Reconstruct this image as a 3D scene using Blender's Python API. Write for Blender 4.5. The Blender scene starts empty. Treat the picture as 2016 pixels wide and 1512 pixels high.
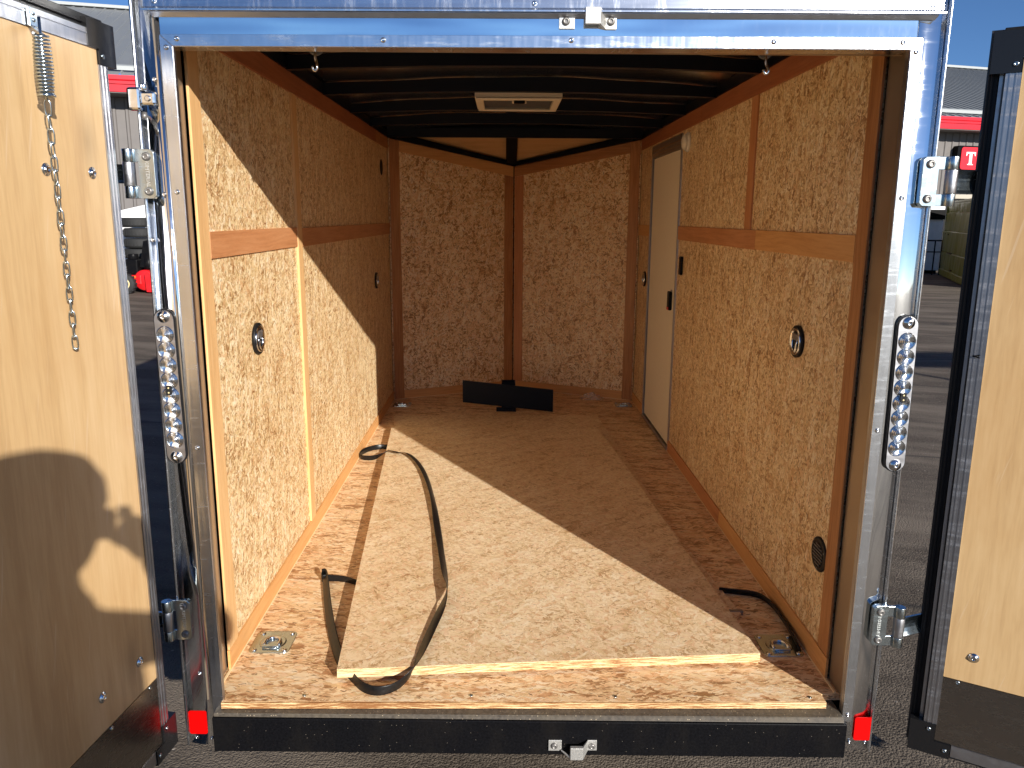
import bpy, bmesh, math, random
from mathutils import Vector, Matrix
R = math.radians
rnd = random.Random(7)
sc = bpy.context.scene
COL = sc.collection

# ------------------------------------------------------------------ camera, sky, sun
cam_d = bpy.data.cameras.new('camera'); cam = bpy.data.objects.new('camera', cam_d); COL.objects.link(cam)
cx = Vector((0.9999409, -0.0091326, 0.0059003)); cu = Vector((-0.0038874, 0.2065005, 0.9784388)); cf = Vector((0.0101541, 0.9784039, -0.2064528))
m = Matrix((cx, cu, -cf)).transposed().to_4x4(); m.translation = Vector((-0.0682439, -1.9521632, 1.3109346))
cam.matrix_world = m
cam_d.sensor_width = 36; cam_d.lens = 27.8886; cam_d.clip_start = 0.005; cam_d.clip_end = 2000
sc.camera = cam
SUN = Vector((1.74, -2.98, 1.19)).normalized()          # direction towards the sun
elev = math.asin(SUN.z); az = math.atan2(SUN.x, SUN.y)   # azimuth clockwise from +Y
w = bpy.data.worlds.new('World'); sc.world = w; w.use_nodes = True
nt = w.node_tree; bg = nt.nodes['Background']
sky = nt.nodes.new('ShaderNodeTexSky'); sky.sky_type = 'NISHITA'; sky.sun_disc = False
sky.sun_elevation = elev; sky.sun_rotation = az; sky.air_density = 0.9; sky.dust_density = 0.7; sky.ozone_density = 6.0; sky.altitude = 2500
nt.links.new(sky.outputs[0], bg.inputs[0]); bg.inputs[1].default_value = 0.058
sd = bpy.data.lights.new('sun', 'SUN'); sd.energy = 4.0; sd.angle = R(0.53); sd.color = (1.0, 0.95, 0.87)
so = bpy.data.objects.new('sun', sd); COL.objects.link(so); so.rotation_euler = SUN.to_track_quat('Z', 'Y').to_euler()
so.location = (20, -34, 14)
sc.view_settings.view_transform = 'Standard'; sc.view_settings.look = 'None'; sc.view_settings.gamma = 1
sc.view_settings.exposure = 0.92
sc.render.engine = 'CYCLES'
sc.cycles.max_bounces = 14; sc.cycles.diffuse_bounces = 10; sc.cycles.glossy_bounces = 5
sc.cycles.sample_clamp_indirect = 4.0; sc.cycles.caustics_reflective = True; sc.cycles.blur_glossy = 1.0; sc.cycles.caustics_refractive = False

ZG = -0.5      # ground level; the trailer floor is z = 0
SK = -0.0167   # the rear frame stands very slightly askew

# ------------------------------------------------------------------ mesh helper
def unit(v): return Vector(v).normalized()
class MB:
    def __init__(s, xf=None): s.v = []; s.f = []; s.sm = []; s.xf = xf
    def add(s, vs, fs, smooth=False):
        n = len(s.v)
        for p in vs: s.v.append(Vector(s.xf(*p)) if s.xf else Vector(p))
        for f in fs: s.f.append([i + n for i in f]); s.sm.append(smooth)
        return s
    def box(s, x0, x1, y0, y1, z0, z1):
        vs = [(x, y, z) for x in (x0, x1) for y in (y0, y1) for z in (z0, z1)]
        return s.add(vs, [(0, 1, 3, 2), (4, 6, 7, 5), (0, 4, 5, 1), (2, 3, 7, 6), (0, 2, 6, 4), (1, 5, 7, 3)])
    def hexa(s, a, b):          # two quads of 4 points
        return s.add(list(a) + list(b), [(0, 1, 2, 3), (7, 6, 5, 4), (0, 4, 5, 1), (1, 5, 6, 2), (2, 6, 7, 3), (3, 7, 4, 0)])
    def prism(s, poly, fn, lo, hi, smooth=False):   # poly of 2-tuples, fn(a, b, h) -> point
        n = len(poly)
        vs = [fn(a, b, lo) for a, b in poly] + [fn(a, b, hi) for a, b in poly]
        s.add(vs, [tuple(range(n)), tuple(range(2 * n - 1, n - 1, -1))])
        k = len(s.v) - 2 * n
        for i in range(n): s.f.append([k + i, k + (i + 1) % n, k + n + (i + 1) % n, k + n + i]); s.sm.append(smooth)
        return s
    def lathe(s, c, ax, prof, seg=24, caps=True, smooth=True):   # prof: (radius, height along ax)
        ax = unit(ax); a = ax.orthogonal().normalized(); b = ax.cross(a); c = Vector(c)
        vs = []
        for r, h in prof:
            for i in range(seg):
                t = 2 * math.pi * i / seg; vs.append(c + ax * h + (a * math.cos(t) + b * math.sin(t)) * r)
        fs = []
        for j in range(len(prof) - 1):
            for i in range(seg):
                i2 = (i + 1) % seg; fs.append((j * seg + i, j * seg + i2, (j + 1) * seg + i2, (j + 1) * seg + i))
        n0 = len(s.v); s.add(vs, fs, smooth)
        if caps:
            s.f.append([n0 + i for i in range(seg)][::-1]); s.sm.append(False)
            s.f.append([n0 + (len(prof) - 1) * seg + i for i in range(seg)]); s.sm.append(False)
        return s
    def cyl(s, p0, p1, r, seg=16):
        p0 = Vector(p0); p1 = Vector(p1); return s.lathe(p0, p1 - p0, [(r, 0), (r, (p1 - p0).length)], seg)
    def dome(s, c, ax, r, h, seg=14, n=4):
        return s.lathe(c, ax, [(r * math.cos(k / n * math.pi / 2 * .96), h * math.sin(k / n * math.pi / 2)) for k in range(n + 1)], seg)
    def tube(s, pts, r, seg=8, closed=False):
        pts = [Vector(p) for p in pts]; n = len(pts); vs = []; up = None
        for i, p in enumerate(pts):
            if closed: t = pts[(i + 1) % n] - pts[i - 1]
            else: t = pts[min(i + 1, n - 1)] - pts[max(i - 1, 0)]
            t.normalize()
            if up is None: up = t.orthogonal().normalized()
            up = (up - t * up.dot(t)).normalized(); b = t.cross(up)
            rr = r[i] if isinstance(r, (list, tuple)) else r
            for k in range(seg):
                a = 2 * math.pi * k / seg; vs.append(p + (up * math.cos(a) + b * math.sin(a)) * rr)
        fs = [(i * seg + k, i * seg + (k + 1) % seg, ((i + 1) % n) * seg + (k + 1) % seg, ((i + 1) % n) * seg + k)
              for i in range(n if closed else n - 1) for k in range(seg)]
        n0 = len(s.v); s.add(vs, fs, True)
        if not closed:
            s.f.append([n0 + k for k in range(seg)][::-1]); s.sm.append(False)
            s.f.append([n0 + (n - 1) * seg + k for k in range(seg)]); s.sm.append(False)
        return s
    def sphere(s, c, r, seg=20, rings=12, sc_=(1, 1, 1)):
        vs = []; fs = []
        for j in range(1, rings):
            for i in range(seg):
                a = math.pi * j / rings; t = 2 * math.pi * i / seg
                vs.append((c[0] + r * sc_[0] * math.sin(a) * math.cos(t), c[1] + r * sc_[1] * math.sin(a) * math.sin(t), c[2] + r * sc_[2] * math.cos(a)))
        for j in range(rings - 2):
            for i in range(seg): fs.append((j * seg + i, j * seg + (i + 1) % seg, (j + 1) * seg + (i + 1) % seg, (j + 1) * seg + i))
        n = len(vs); vs += [(c[0], c[1], c[2] + r * sc_[2]), (c[0], c[1], c[2] - r * sc_[2])]
        for i in range(seg): fs.append((n, i, (i + 1) % seg)); fs.append((n + 1, (rings - 2) * seg + (i + 1) % seg, (rings - 2) * seg + i))
        return s.add(vs, fs, True)
    def build(s, name, mat, parent=None, grain=(0, 0, 1), bevel=0, uvoff=None, origin=None):
        me = bpy.data.meshes.new(name)
        lo = Vector([min(p[i] for p in s.v) for i in range(3)]); hi = Vector([max(p[i] for p in s.v) for i in range(3)])
        o = Vector(origin) if origin is not None else Vector(((lo.x + hi.x) / 2, (lo.y + hi.y) / 2, lo.z))
        me.from_pydata([p - o for p in s.v], [], s.f)
        me.polygons.foreach_set('use_smooth', s.sm)
        bm = bmesh.new(); bm.from_mesh(me); bmesh.ops.recalc_face_normals(bm, faces=bm.faces)
        uvl = bm.loops.layers.uv.new('UVMap'); g = unit(grain)
        ou, ov = uvoff if uvoff else (rnd.uniform(0, 40), rnd.uniform(0, 40))
        for f in bm.faces:
            n = f.normal
            gv = g if abs(n.dot(g)) < .7 else (Vector((1, 0, 0)) if abs(n.x) < .7 else Vector((0, 1, 0)))
            v_ = (gv - n * gv.dot(n)).normalized(); u_ = v_.cross(n)
            for l in f.loops: p = l.vert.co + o; l[uvl].uv = (p.dot(u_) + ou, p.dot(v_) + ov)
        bm.to_mesh(me); bm.free()
        ob = bpy.data.objects.new(name, me); COL.objects.link(ob)
        me.materials.append(mat)
        WO[ob] = o
        ob.parent = parent; ob.location = o - (WO[parent] if parent else Vector((0, 0, 0)))
        if bevel:
            b = ob.modifiers.new('bevel', 'BEVEL'); b.width = bevel; b.segments = 2; b.limit_method = 'ANGLE'; b.angle_limit = R(40)
        return ob
WO = {}
def empty(name, loc, parent=None):
    o = bpy.data.objects.new(name, None); COL.objects.link(o); o.empty_display_size = .2
    WO[o] = Vector(loc); o.parent = parent; o.location = WO[o] - (WO[parent] if parent else Vector((0, 0, 0)))
    return o
def tag(o, label=None, cat=None, group=None, kind=None):
    if label: o['label'] = label
    if cat: o['category'] = cat
    if group: o['group'] = group
    if kind: o['kind'] = kind
    return o
def skew(x, y, z): return (x, y + SK * x, z)
def lean(x, y, z): return (x + (.0085 * (z + .14) if x < -.92 else 0), y + SK * x, z)

# ------------------------------------------------------------------ materials
def mat(name):
    m = bpy.data.materials.new(name); m.use_nodes = True; t = m.node_tree
    return m, t, t.nodes['Principled BSDF']
def N(t, typ, **kw):
    n = t.nodes.new(typ)
    for k, v in kw.items(): setattr(n, k, v)
    return n
def L(t, a, b): t.links.new(a, b)
def math_(t, op, a, b=None, c=None):
    n = N(t, 'ShaderNodeMath', operation=op)
    for i, x in enumerate((a, b, c)):
        if x is None: continue
        if isinstance(x, (int, float)): n.inputs[i].default_value = x
        else: L(t, x, n.inputs[i])
    return n.outputs[0]
def ramp(t, fac, stops, interp='LINEAR'):
    n = N(t, 'ShaderNodeValToRGB'); n.color_ramp.interpolation = interp; e = n.color_ramp.elements
    while len(e) < len(stops): e.new(.5)
    for i, (p, c) in enumerate(stops): e[i].position = p; e[i].color = (*c, 1) if len(c) == 3 else c
    L(t, fac, n.inputs[0]); return n.outputs[0]
def mixc(t, fac, a, b, mode='MIX'):
    n = N(t, 'ShaderNodeMix', data_type='RGBA', blend_type=mode)
    if isinstance(fac, (int, float)): n.inputs[0].default_value = fac
    else: L(t, fac, n.inputs[0])
    for i, x in ((6, a), (7, b)):
        if isinstance(x, tuple): n.inputs[i].default_value = (*x, 1)
        else: L(t, x, n.inputs[i])
    return n.outputs[2]
def mapping(t, src, rot=0, scale=(1, 1, 1), loc=(0, 0, 0)):
    if rot:
        n0 = N(t, 'ShaderNodeMapping'); n0.inputs['Rotation'].default_value = (0, 0, rot); L(t, src, n0.inputs[0]); src = n0.outputs[0]; rot = 0
    n = N(t, 'ShaderNodeMapping'); n.inputs['Rotation'].default_value = (0, 0, rot); n.inputs['Scale'].default_value = scale; n.inputs['Location'].default_value = loc
    L(t, src, n.inputs[0]); return n.outputs[0]
def noise(t, vec, scale, detail=4, rough=.55, dim='3D'):
    n = N(t, 'ShaderNodeTexNoise', noise_dimensions=dim); n.inputs['Scale'].default_value = scale; n.inputs['Detail'].default_value = detail; n.inputs['Roughness'].default_value = rough
    L(t, vec, n.inputs['Vector']); return n.outputs[0]
def bump(t, b, h, strength=.3, dist=.002):
    n = N(t, 'ShaderNodeBump'); n.inputs['Strength'].default_value = strength; n.inputs['Distance'].default_value = dist
    L(t, h, n.inputs['Height']); L(t, n.outputs[0], b.inputs['Normal'])

def plain(name, col, rough=.5, metal=0, spec=.5, nz=0, nscale=30, bumpd=0, coat=0):
    m, t, b = mat(name)
    b.inputs['Base Color'].default_value = (*col, 1); b.inputs['Roughness'].default_value = rough
    b.inputs['Metallic'].default_value = metal; b.inputs['Specular IOR Level'].default_value = spec
    b.inputs['Coat Weight'].default_value = coat
    tc = N(t, 'ShaderNodeTexCoord')
    if nz:
        n = noise(t, tc.outputs['UV'], nscale, 5)
        L(t, mixc(t, ramp(t, n, [(.3, (0,) * 3), (.7, (1,) * 3)]), tuple(c * (1 - nz) for c in col), tuple(min(1, c * (1 + nz)) for c in col)), b.inputs['Base Color'])
        L(t, math_(t, 'MULTIPLY_ADD', n, .25, max(0, rough - .12)), b.inputs['Roughness'])
    if bumpd:
        bump(t, b, noise(t, tc.outputs['UV'], nscale, 4), .5, bumpd)
    return m
def dusty(m, col=(.16, .13, .09), sc_=75, thr=.93, film=.35):
    t = m.node_tree; b = t.nodes['Principled BSDF']; tc = N(t, 'ShaderNodeTexCoord'); src = b.inputs['Base Color'].links[0].from_socket
    v = N(t, 'ShaderNodeTexVoronoi', voronoi_dimensions='2D', feature='F1'); v.inputs['Scale'].default_value = sc_; L(t, tc.outputs['UV'], v.inputs['Vector'])
    q = N(t, 'ShaderNodeSeparateColor'); L(t, v.outputs['Color'], q.inputs[0])
    k = math_(t, 'MULTIPLY', math_(t, 'GREATER_THAN', q.outputs[0], thr), math_(t, 'LESS_THAN', v.outputs['Distance'], .10))
    f = ramp(t, noise(t, mapping(t, tc.outputs['UV'], 0, (4, 9, 1)), 1, 6, .7, '2D'), [(.45, (0,) * 3), (.8, (film,) * 3)])
    c = mixc(t, f, src, tuple(x * .45 for x in col)); c = mixc(t, k, c, tuple(min(1, x * 2.4) for x in col)); L(t, c, b.inputs['Base Color'])
    return m

def osb(name, stops, fine=1.0, angs=(-74, -47, -19, 7, 31, 58, 84), contrast=1, rough=.5, spread=1.0, dark=(.15, .07, .028), dark2=(.34, .18, .075), darkamt=.06, blot=.25, bleach=None):
    """pressed wood strands: stacked layers of long narrow cells, the highest strand on top wins"""
    m, t, b = mat(name); tc = N(t, 'ShaderNodeTexCoord'); uv = tc.outputs['UV']
    d = N(t, 'ShaderNodeTexNoise', noise_dimensions='2D'); d.inputs['Scale'].default_value = 34 * fine; d.inputs['Detail'].default_value = 2
    L(t, uv, d.inputs['Vector'])
    vm = N(t, 'ShaderNodeVectorMath', operation='MULTIPLY_ADD'); L(t, d.outputs['Color'], vm.inputs[0]); vm.inputs[1].default_value = (.024 / fine, .024 / fine, 0); L(t, uv, vm.inputs[2])
    u2 = vm.outputs[0]
    tone = pri = None
    for i, a in enumerate(angs):
        s = (1.0, 1.9, 1.15, 2.7, 1.0, 1.5, 2.1)[i % 7]
        mp = mapping(t, u2, R(a * spread), (120 * fine / s, 30 * fine / s, 1), (3.1 * i, 7.7 * i, 0))
        v = N(t, 'ShaderNodeTexVoronoi', voronoi_dimensions='2D', feature='F1'); v.inputs['Scale'].default_value = 1; v.inputs['Randomness'].default_value = 1
        L(t, mp, v.inputs['Vector'])
        sp = N(t, 'ShaderNodeSeparateColor'); L(t, v.outputs['Color'], sp.inputs[0])
        tn, pr = sp.outputs[0], math_(t, 'SUBTRACT', sp.outputs[1], math_(t, 'MULTIPLY', v.outputs['Distance'], .45))
        if tone is None: tone, pri, hue = tn, pr, sp.outputs[2]
        else:
            k = math_(t, 'GREATER_THAN', pr, pri)
            mx = N(t, 'ShaderNodeMix', data_type='FLOAT'); L(t, k, mx.inputs[0]); L(t, tone, mx.inputs[2]); L(t, tn, mx.inputs[3])
            tone = mx.outputs[0]; pri = math_(t, 'MAXIMUM', pr, pri)
            mh = N(t, 'ShaderNodeMix', data_type='FLOAT'); L(t, k, mh.inputs[0]); L(t, hue, mh.inputs[2]); L(t, sp.outputs[2], mh.inputs[3]); hue = mh.outputs[0]
    big = noise(t, mapping(t, uv, R(8), (16, 5, 1)), 1, 3, .6, '2D')
    fib = noise(t, mapping(t, u2, R(-6), (700 * fine, 60 * fine, 1)), 1, 2, .6, '2D')
    tt = math_(t, 'ADD', math_(t, 'MULTIPLY', math_(t, 'SUBTRACT', tone, .5), contrast), .5)
    tt = math_(t, 'ADD', tt, math_(t, 'MULTIPLY', math_(t, 'SUBTRACT', big, .5), blot * 2))
    tt = math_(t, 'ADD', tt, math_(t, 'MULTIPLY', math_(t, 'SUBTRACT', fib, .5), .34))
    col = ramp(t, tt, stops)
    col = mixc(t, math_(t, 'MULTIPLY', math_(t, 'GREATER_THAN', hue, .80), .30), col, (.80, .42, .26), 'MULTIPLY')
    col = mixc(t, math_(t, 'MULTIPLY', math_(t, 'LESS_THAN', hue, .16), .35), col, (.78, .74, .52), 'MULTIPLY')
    bg2 = noise(t, mapping(t, uv, R(-20), (2.3, 1.4, 1)), 1, 4, .6, '2D')
    col = mixc(t, ramp(t, bg2, [(.38, (.26,) * 3), (.60, (0,) * 3)]), col, (.80, .66, .50), 'MULTIPLY')
    # dark slivers (flecks and painted shadow edges between strands), pale shavings, at odd angles
    for (ang, sx_, sy_, thr, lim, amt, c_) in ((24, 120, 26, 1 - darkamt, .30, .8, dark), (-38, 150, 30, 1 - darkamt * 1.3, .26, .6, dark2), (62, 130, 30, 1 - darkamt, .26, .6, dark2), (-12, 60, 15, .965, .40, .6, stops[-1][1]), (20, 34, 9, .955, .40, .6, stops[-1][1])):
        fl = N(t, 'ShaderNodeTexVoronoi', voronoi_dimensions='2D', feature='F1'); fl.inputs['Scale'].default_value = 1
        L(t, mapping(t, u2, R(ang * spread), (sx_ * fine, sy_ * fine, 1), (ang * .37, 2, 0)), fl.inputs['Vector'])
        s2 = N(t, 'ShaderNodeSeparateColor'); L(t, fl.outputs['Color'], s2.inputs[0])
        fk = math_(t, 'MULTIPLY', math_(t, 'GREATER_THAN', s2.outputs[0], thr), math_(t, 'LESS_THAN', fl.outputs['Distance'], lim))
        col = mixc(t, math_(t, 'MULTIPLY', fk, amt), col, c_)
    L(t, col, b.inputs['Base Color'])
    L(t, math_(t, 'MULTIPLY_ADD', tone, .15, rough - .1), b.inputs['Roughness']); b.inputs['Specular IOR Level'].default_value = .6
    bump(t, b, math_(t, 'ADD', math_(t, 'MULTIPLY', tone, .9), math_(t, 'MULTIPLY', fib, .5)), .6, .002)
    return m

def wood(name, c0, c1, c2, rough=.5, grain=90, along=4, figure=.3, knots=False, spec=.4):
    m, t, b = mat(name); tc = N(t, 'ShaderNodeTexCoord'); uv = tc.outputs['UV']
    w_ = noise(t, mapping(t, uv, 0, (7, 1.6, 1)), 1, 3, .5, '2D')
    vm = N(t, 'ShaderNodeVectorMath', operation='ADD')
    cb = N(t, 'ShaderNodeCombineXYZ'); L(t, math_(t, 'MULTIPLY', w_, .05), cb.inputs[0]); L(t, uv, vm.inputs[0]); L(t, cb.outputs[0], vm.inputs[1])
    g1 = noise(t, mapping(t, vm.outputs[0], 0, (grain, along, 1)), 1, 5, .65, '2D')
    g2 = noise(t, mapping(t, uv, 0, (grain * 6, along * 8, 1)), 1, 2, .6, '2D')
    g3 = noise(t, mapping(t, uv, 0, (6, 1.1, 1)), 1, 2, .5, '2D')
    tt = math_(t, 'ADD', math_(t, 'MULTIPLY', g1, .6), math_(t, 'ADD', math_(t, 'MULTIPLY', g2, .2), math_(t, 'MULTIPLY', g3, .35)))
    tt = math_(t, 'ADD', math_(t, 'MULTIPLY', math_(t, 'SUBTRACT', tt, .575), 1.6 * figure / .3), .5)
    col = ramp(t, tt, [(.1, c0), (.5, c1), (.9, c2)])
    if knots:
        v = N(t, 'ShaderNodeTexVoronoi', voronoi_dimensions='2D', feature='F1'); v.inputs['Scale'].default_value = 1.5
        L(t, mapping(t, vm.outputs[0], 0, (1, .55, 1)), v.inputs['Vector'])
        k = ramp(t, v.outputs['Distance'], [(0, (1,) * 3), (.035, (.5,) * 3), (.07, (0,) * 3)])
        bl = noise(t, mapping(t, uv, 0, (3.4, 1.5, 1)), 1, 5, .62, '2D')
        col = mixc(t, ramp(t, bl, [(.34, (.5,) * 3), (.60, (0,) * 3)]), col, (.84, .74, .62), 'MULTIPLY')
        sc_ = noise(t, mapping(t, uv, R(12), (90, 3.5, 1)), 1, 2, .5, '2D')
        col = mixc(t, ramp(t, sc_, [(.70, (0,) * 3), (.76, (.35,) * 3)]), col, (.60, .46, .32))
        col = mixc(t, math_(t, 'MULTIPLY', k, .5), col, tuple(c * .45 for c in c0))
    L(t, col, b.inputs['Base Color'])
    b.inputs['Roughness'].default_value = rough; b.inputs['Specular IOR Level'].default_value = spec
    bump(t, b, g2, .15, .0006)
    return m

def mirror(name, col=(.86, .88, .90), rough=.07, wave=.35, wscale=(5, 1.2, 1), dirt=.1, aniso=0):
    m, t, b = mat(name); tc = N(t, 'ShaderNodeTexCoord'); uv = tc.outputs['UV']
    b.inputs['Metallic'].default_value = 1
    n1 = noise(t, mapping(t, uv, 0, wscale), 1, 2, .5, '2D')
    n2 = noise(t, uv, 22, 6, .7, '2D')
    n3 = noise(t, mapping(t, uv, 0, (9, 60, 1)), 1, 4, .7, '2D')
    L(t, mixc(t, ramp(t, n2, [(.45, (0,) * 3), (.75, (dirt * 2,) * 3)]), col, tuple(c * .75 for c in col)), b.inputs['Base Color'])
    L(t, math_(t, 'ADD', rough, math_(t, 'MULTIPLY', ramp(t, n3, [(.5, (0,) * 3), (.8, (1,) * 3)]), dirt)), b.inputs['Roughness'])
    bump(t, b, n1, wave, .02)
    return m

M = {}
W_ST = [(.0, (.38, .205, .08)), (.2, (.64, .42, .205)), (.5, (.82, .615, .335)), (.8, (.88, .70, .425)), (1.0, (.92, .79, .55))]
M['osb_wall'] = osb('osb_wall', W_ST, fine=1.95, contrast=1.0, darkamt=.16, blot=.4, dark=(.17, .078, .026), dark2=(.42, .225, .09))
M['osb_nose'] = osb('osb_nose', [(.0, (.36, .175, .066)), (.22, (.70, .43, .20)), (.5, (.88, .65, .355)), (.8, (.91, .71, .43)), (1.0, (.93, .79, .56))], fine=1.5, contrast=1.05, darkamt=.15, blot=.4, dark=(.15, .065, .02), dark2=(.40, .20, .08))
M['osb_floor'] = osb('osb_floor', [(.0, (.36, .18, .075)), (.25, (.68, .42, .215)), (.5, (.85, .595, .335)), (.8, (.87, .66, .405)), (1.0, (.90, .73, .50))], fine=1.4, spread=.34, contrast=.95, blot=.75, darkamt=.10)
M['osb_sheet'] = osb('osb_sheet', [(.0, (.48, .295, .14)), (.22, (.72, .51, .29)), (.5, (.85, .655, .41)), (.8, (.87, .69, .455)), (1.0, (.90, .76, .54))], fine=1.7, spread=1.2, contrast=.78, blot=.45, darkamt=.09, dark=(.32, .17, .075), dark2=(.54, .35, .18))
M['osb_edge'] = wood('osb_edge', (.26, .11, .035), (.64, .41, .19), (.82, .62, .36), rough=.75, grain=300, along=14, figure=.95)
M['batten'] = wood('batten_reddish', (.38, .145, .055), (.52, .225, .092), (.62, .30, .14), rough=.45)
M['batten_tan'] = wood('batten_tan', (.50, .23, .075), (.64, .33, .12), (.72, .41, .165), rough=.5)
M['batten_light'] = wood('batten_light', (.56, .31, .12), (.70, .42, .185), (.78, .51, .25), rough=.5)
M['batten_brown'] = wood('batten_brown', (.27, .10, .032), (.42, .185, .065), (.54, .27, .105), rough=.45, figure=.35)
M['cove'] = wood('cove_mahogany', (.24, .075, .028), (.34, .115, .045), (.42, .165, .07), rough=.45)
M['cut'] = plain('cut_edge', (.80, .60, .34), .7, nz=.1, nscale=60)
M['ply'] = wood('door_plywood', (.46, .295, .140), (.54, .360, .178), (.585, .405, .215), rough=.42, grain=22, along=1.3, figure=.46, spec=.45, knots=True)
M['luan'] = wood('nose_ceiling_ply', (.54, .32, .14), (.66, .42, .20), (.74, .50, .27), rough=.5, grain=30, along=3, figure=.25)
M['mirror'] = mirror('polished_aluminium', (.92, .93, .93), rough=.045, wave=.32, wscale=(7, 1.6, 1), dirt=.05)
M['roofmir'] = mirror('roof_aluminium', (.80, .80, .82), rough=.16, wave=.10, wscale=(3, 3, 1), dirt=.04)
M['trim'] = mirror('mill_aluminium', (.74, .76, .79), rough=.21, wave=.06, wscale=(30, 3, 1), dirt=.12)
M['dull'] = mirror('dull_aluminium', (.46, .46, .48), rough=.36, wave=.08, wscale=(40, 4, 1), dirt=.2)
M['bronze'] = plain('jamb_metal', (.42, .33, .235), .34, metal=.7, nz=.06, nscale=6)
M['kick'] = mirror('kick_plate', (.30, .275, .25), rough=.26, wave=.08, wscale=(4, 4, 1), dirt=.06)
M['zinc'] = mirror('zinc_plate', (.50, .57, .60), rough=.20, wave=.05, wscale=(12, 12, 1), dirt=.12)
M['cast'] = plain('cast_aluminium', (.62, .61, .58), .42, metal=.75, nz=.12, nscale=220, bumpd=.0006)
M['chrome'] = mirror('chrome', (.72, .73, .74), rough=.12, wave=.05, wscale=(20, 20, 1), dirt=.05)
M['black'] = plain('black_powder_coat', (.005, .005, .006), .33, spec=.08, nz=.3, nscale=160, bumpd=.0003)
M['gloss'] = plain('gloss_black', (.010, .010, .011), .22, spec=.4)
M['bow'] = plain('black_bow_paint', (.002, .003, .007), .42, spec=.2)
dusty(M['black'], (.045, .038, .03), 95, .955, .3)
M['rubber'] = plain('black_rubber', (.008, .008, .009), .45, spec=.25, nz=.2, nscale=80)
M['strap'] = plain('black_vinyl_strap', (.008, .0075, .0075), .34, spec=.32, nz=.25, nscale=60, bumpd=.0004)
M['bulb'] = plain('lens_plastic', (.9, .9, .92), .08)
M['white'] = plain('white_plastic', (.72, .68, .60), .35)
M['almond'] = plain('almond_door_skin', (.86, .79, .63), .45, nz=.03, nscale=50, bumpd=.0006)
M['vent'] = plain('vent_plastic', (.72, .64, .50), .4)
M['red'] = plain('red_reflector', (.50, .0, .0), .6, spec=.1)
M['dusty'] = plain('dusty_black_steel', (.075, .062, .048), .6, nz=.45, nscale=90, bumpd=.0008)
dusty(M['dusty'], (.26, .21, .14), 110, .86, .8)
M['ext'] = plain('trailer_skin', (.035, .035, .04), .25, metal=.2)
M['tyre'] = plain('tyre_rubber', (.018, .018, .018), .75, nz=.3, nscale=40, bumpd=.002)
M['redpaint'] = plain('red_paint', (.60, .012, .016), .35, nz=.08, nscale=6)
M['yellow'] = plain('pale_yellow_rim', (.72, .58, .30), .45)
M['whitepaint'] = plain('white_paint', (.72, .72, .72), .5, nz=.06, nscale=8)
M['olive'] = plain('olive_paint', (.24, .22, .035), .42, nz=.22, nscale=5, bumpd=.01)
M['wallmetal'] = plain('grey_wall_metal', (.135, .122, .115), .5, nz=.06, nscale=4)
M['roofmetal'] = plain('grey_roof_metal', (.20, .21, .215), .42, nz=.05, nscale=1.5)
M['fascia'] = plain('red_fascia', (.62, .010, .022), .35)
M['gutter'] = plain('grey_gutter', (.34, .36, .36), .45)
M['tan'] = plain('tan_sill', (.40, .36, .29), .6)
M['signred'] = plain('sign_red', (.72, .006, .020), .4)
M['signwhite'] = plain('sign_white', (.85, .80, .78), .5)
M['jacket'] = plain('dark_jacket_cloth', (.03, .035, .05), .85, nz=.3, nscale=60)
M['jeans'] = plain('blue_jeans_cloth', (.05, .08, .16), .85, nz=.3, nscale=90)
M['skin'] = plain('skin', (.55, .33, .24), .5)
M['hair'] = plain('brown_hair', (.05, .03, .02), .7)
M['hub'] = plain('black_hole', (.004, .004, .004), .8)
M['screen'] = plain('grey_vent_mesh', (.06, .065, .075), .6, nz=.4, nscale=30)
M['steelgrey'] = plain('grey_steel', (.22, .21, .20), .4, metal=.6, nz=.2, nscale=70)

# clear lens
m, t, b = mat('clear_plastic'); b.inputs['Base Color'].default_value = (.95, .96, .97, 1); b.inputs['Roughness'].default_value = .03
b.inputs['Transmission Weight'].default_value = .85; b.inputs['IOR'].default_value = 1.45; M['clear'] = m
m, t, b = mat('clear_film'); b.inputs['Base Color'].default_value = (.9, .88, .86, 1); b.inputs['Roughness'].default_value = .12
b.inputs['Alpha'].default_value = .30; M['film'] = m

# asphalt
m, t, b = mat('asphalt'); tc = N(t, 'ShaderNodeTexCoord'); ob_ = tc.outputs['Object']
n1 = noise(t, ob_, 120, 5, .7); n2 = noise(t, mapping(t, ob_, R(20), (1, 3.2, 1)), .55, 4, .6); n3 = noise(t, ob_, 14, 4, .6)
v = N(t, 'ShaderNodeTexVoronoi', feature='F1'); v.inputs['Scale'].default_value = 130; L(t, ob_, v.inputs['Vector'])
sp = N(t, 'ShaderNodeSeparateColor'); L(t, v.outputs['Color'], sp.inputs[0])
col = ramp(t, n1, [(.28, (.036, .028, .021)), (.5, (.094, .074, .056)), (.72, (.16, .130, .100))])
col = mixc(t, .5, col, ramp(t, sp.outputs[1], [(0, (.038, .030, .023)), (.6, (.098, .078, .060)), (1, (.19, .155, .12))]))
col = mixc(t, ramp(t, n2, [(.42, (0,) * 3), (.62, (.75,) * 3)]), col, (.22, .18, .14))
v2 = N(t, 'ShaderNodeTexVoronoi', feature='F1'); v2.inputs['Scale'].default_value = 34; L(t, ob_, v2.inputs['Vector'])
s2 = N(t, 'ShaderNodeSeparateColor'); L(t, v2.outputs['Color'], s2.inputs[0])
sp_ = math_(t, 'MULTIPLY', math_(t, 'GREATER_THAN', s2.outputs[0], .965), math_(t, 'LESS_THAN', v2.outputs['Distance'], .20))
col = mixc(t, sp_, col, (.34, .29, .24))
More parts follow.
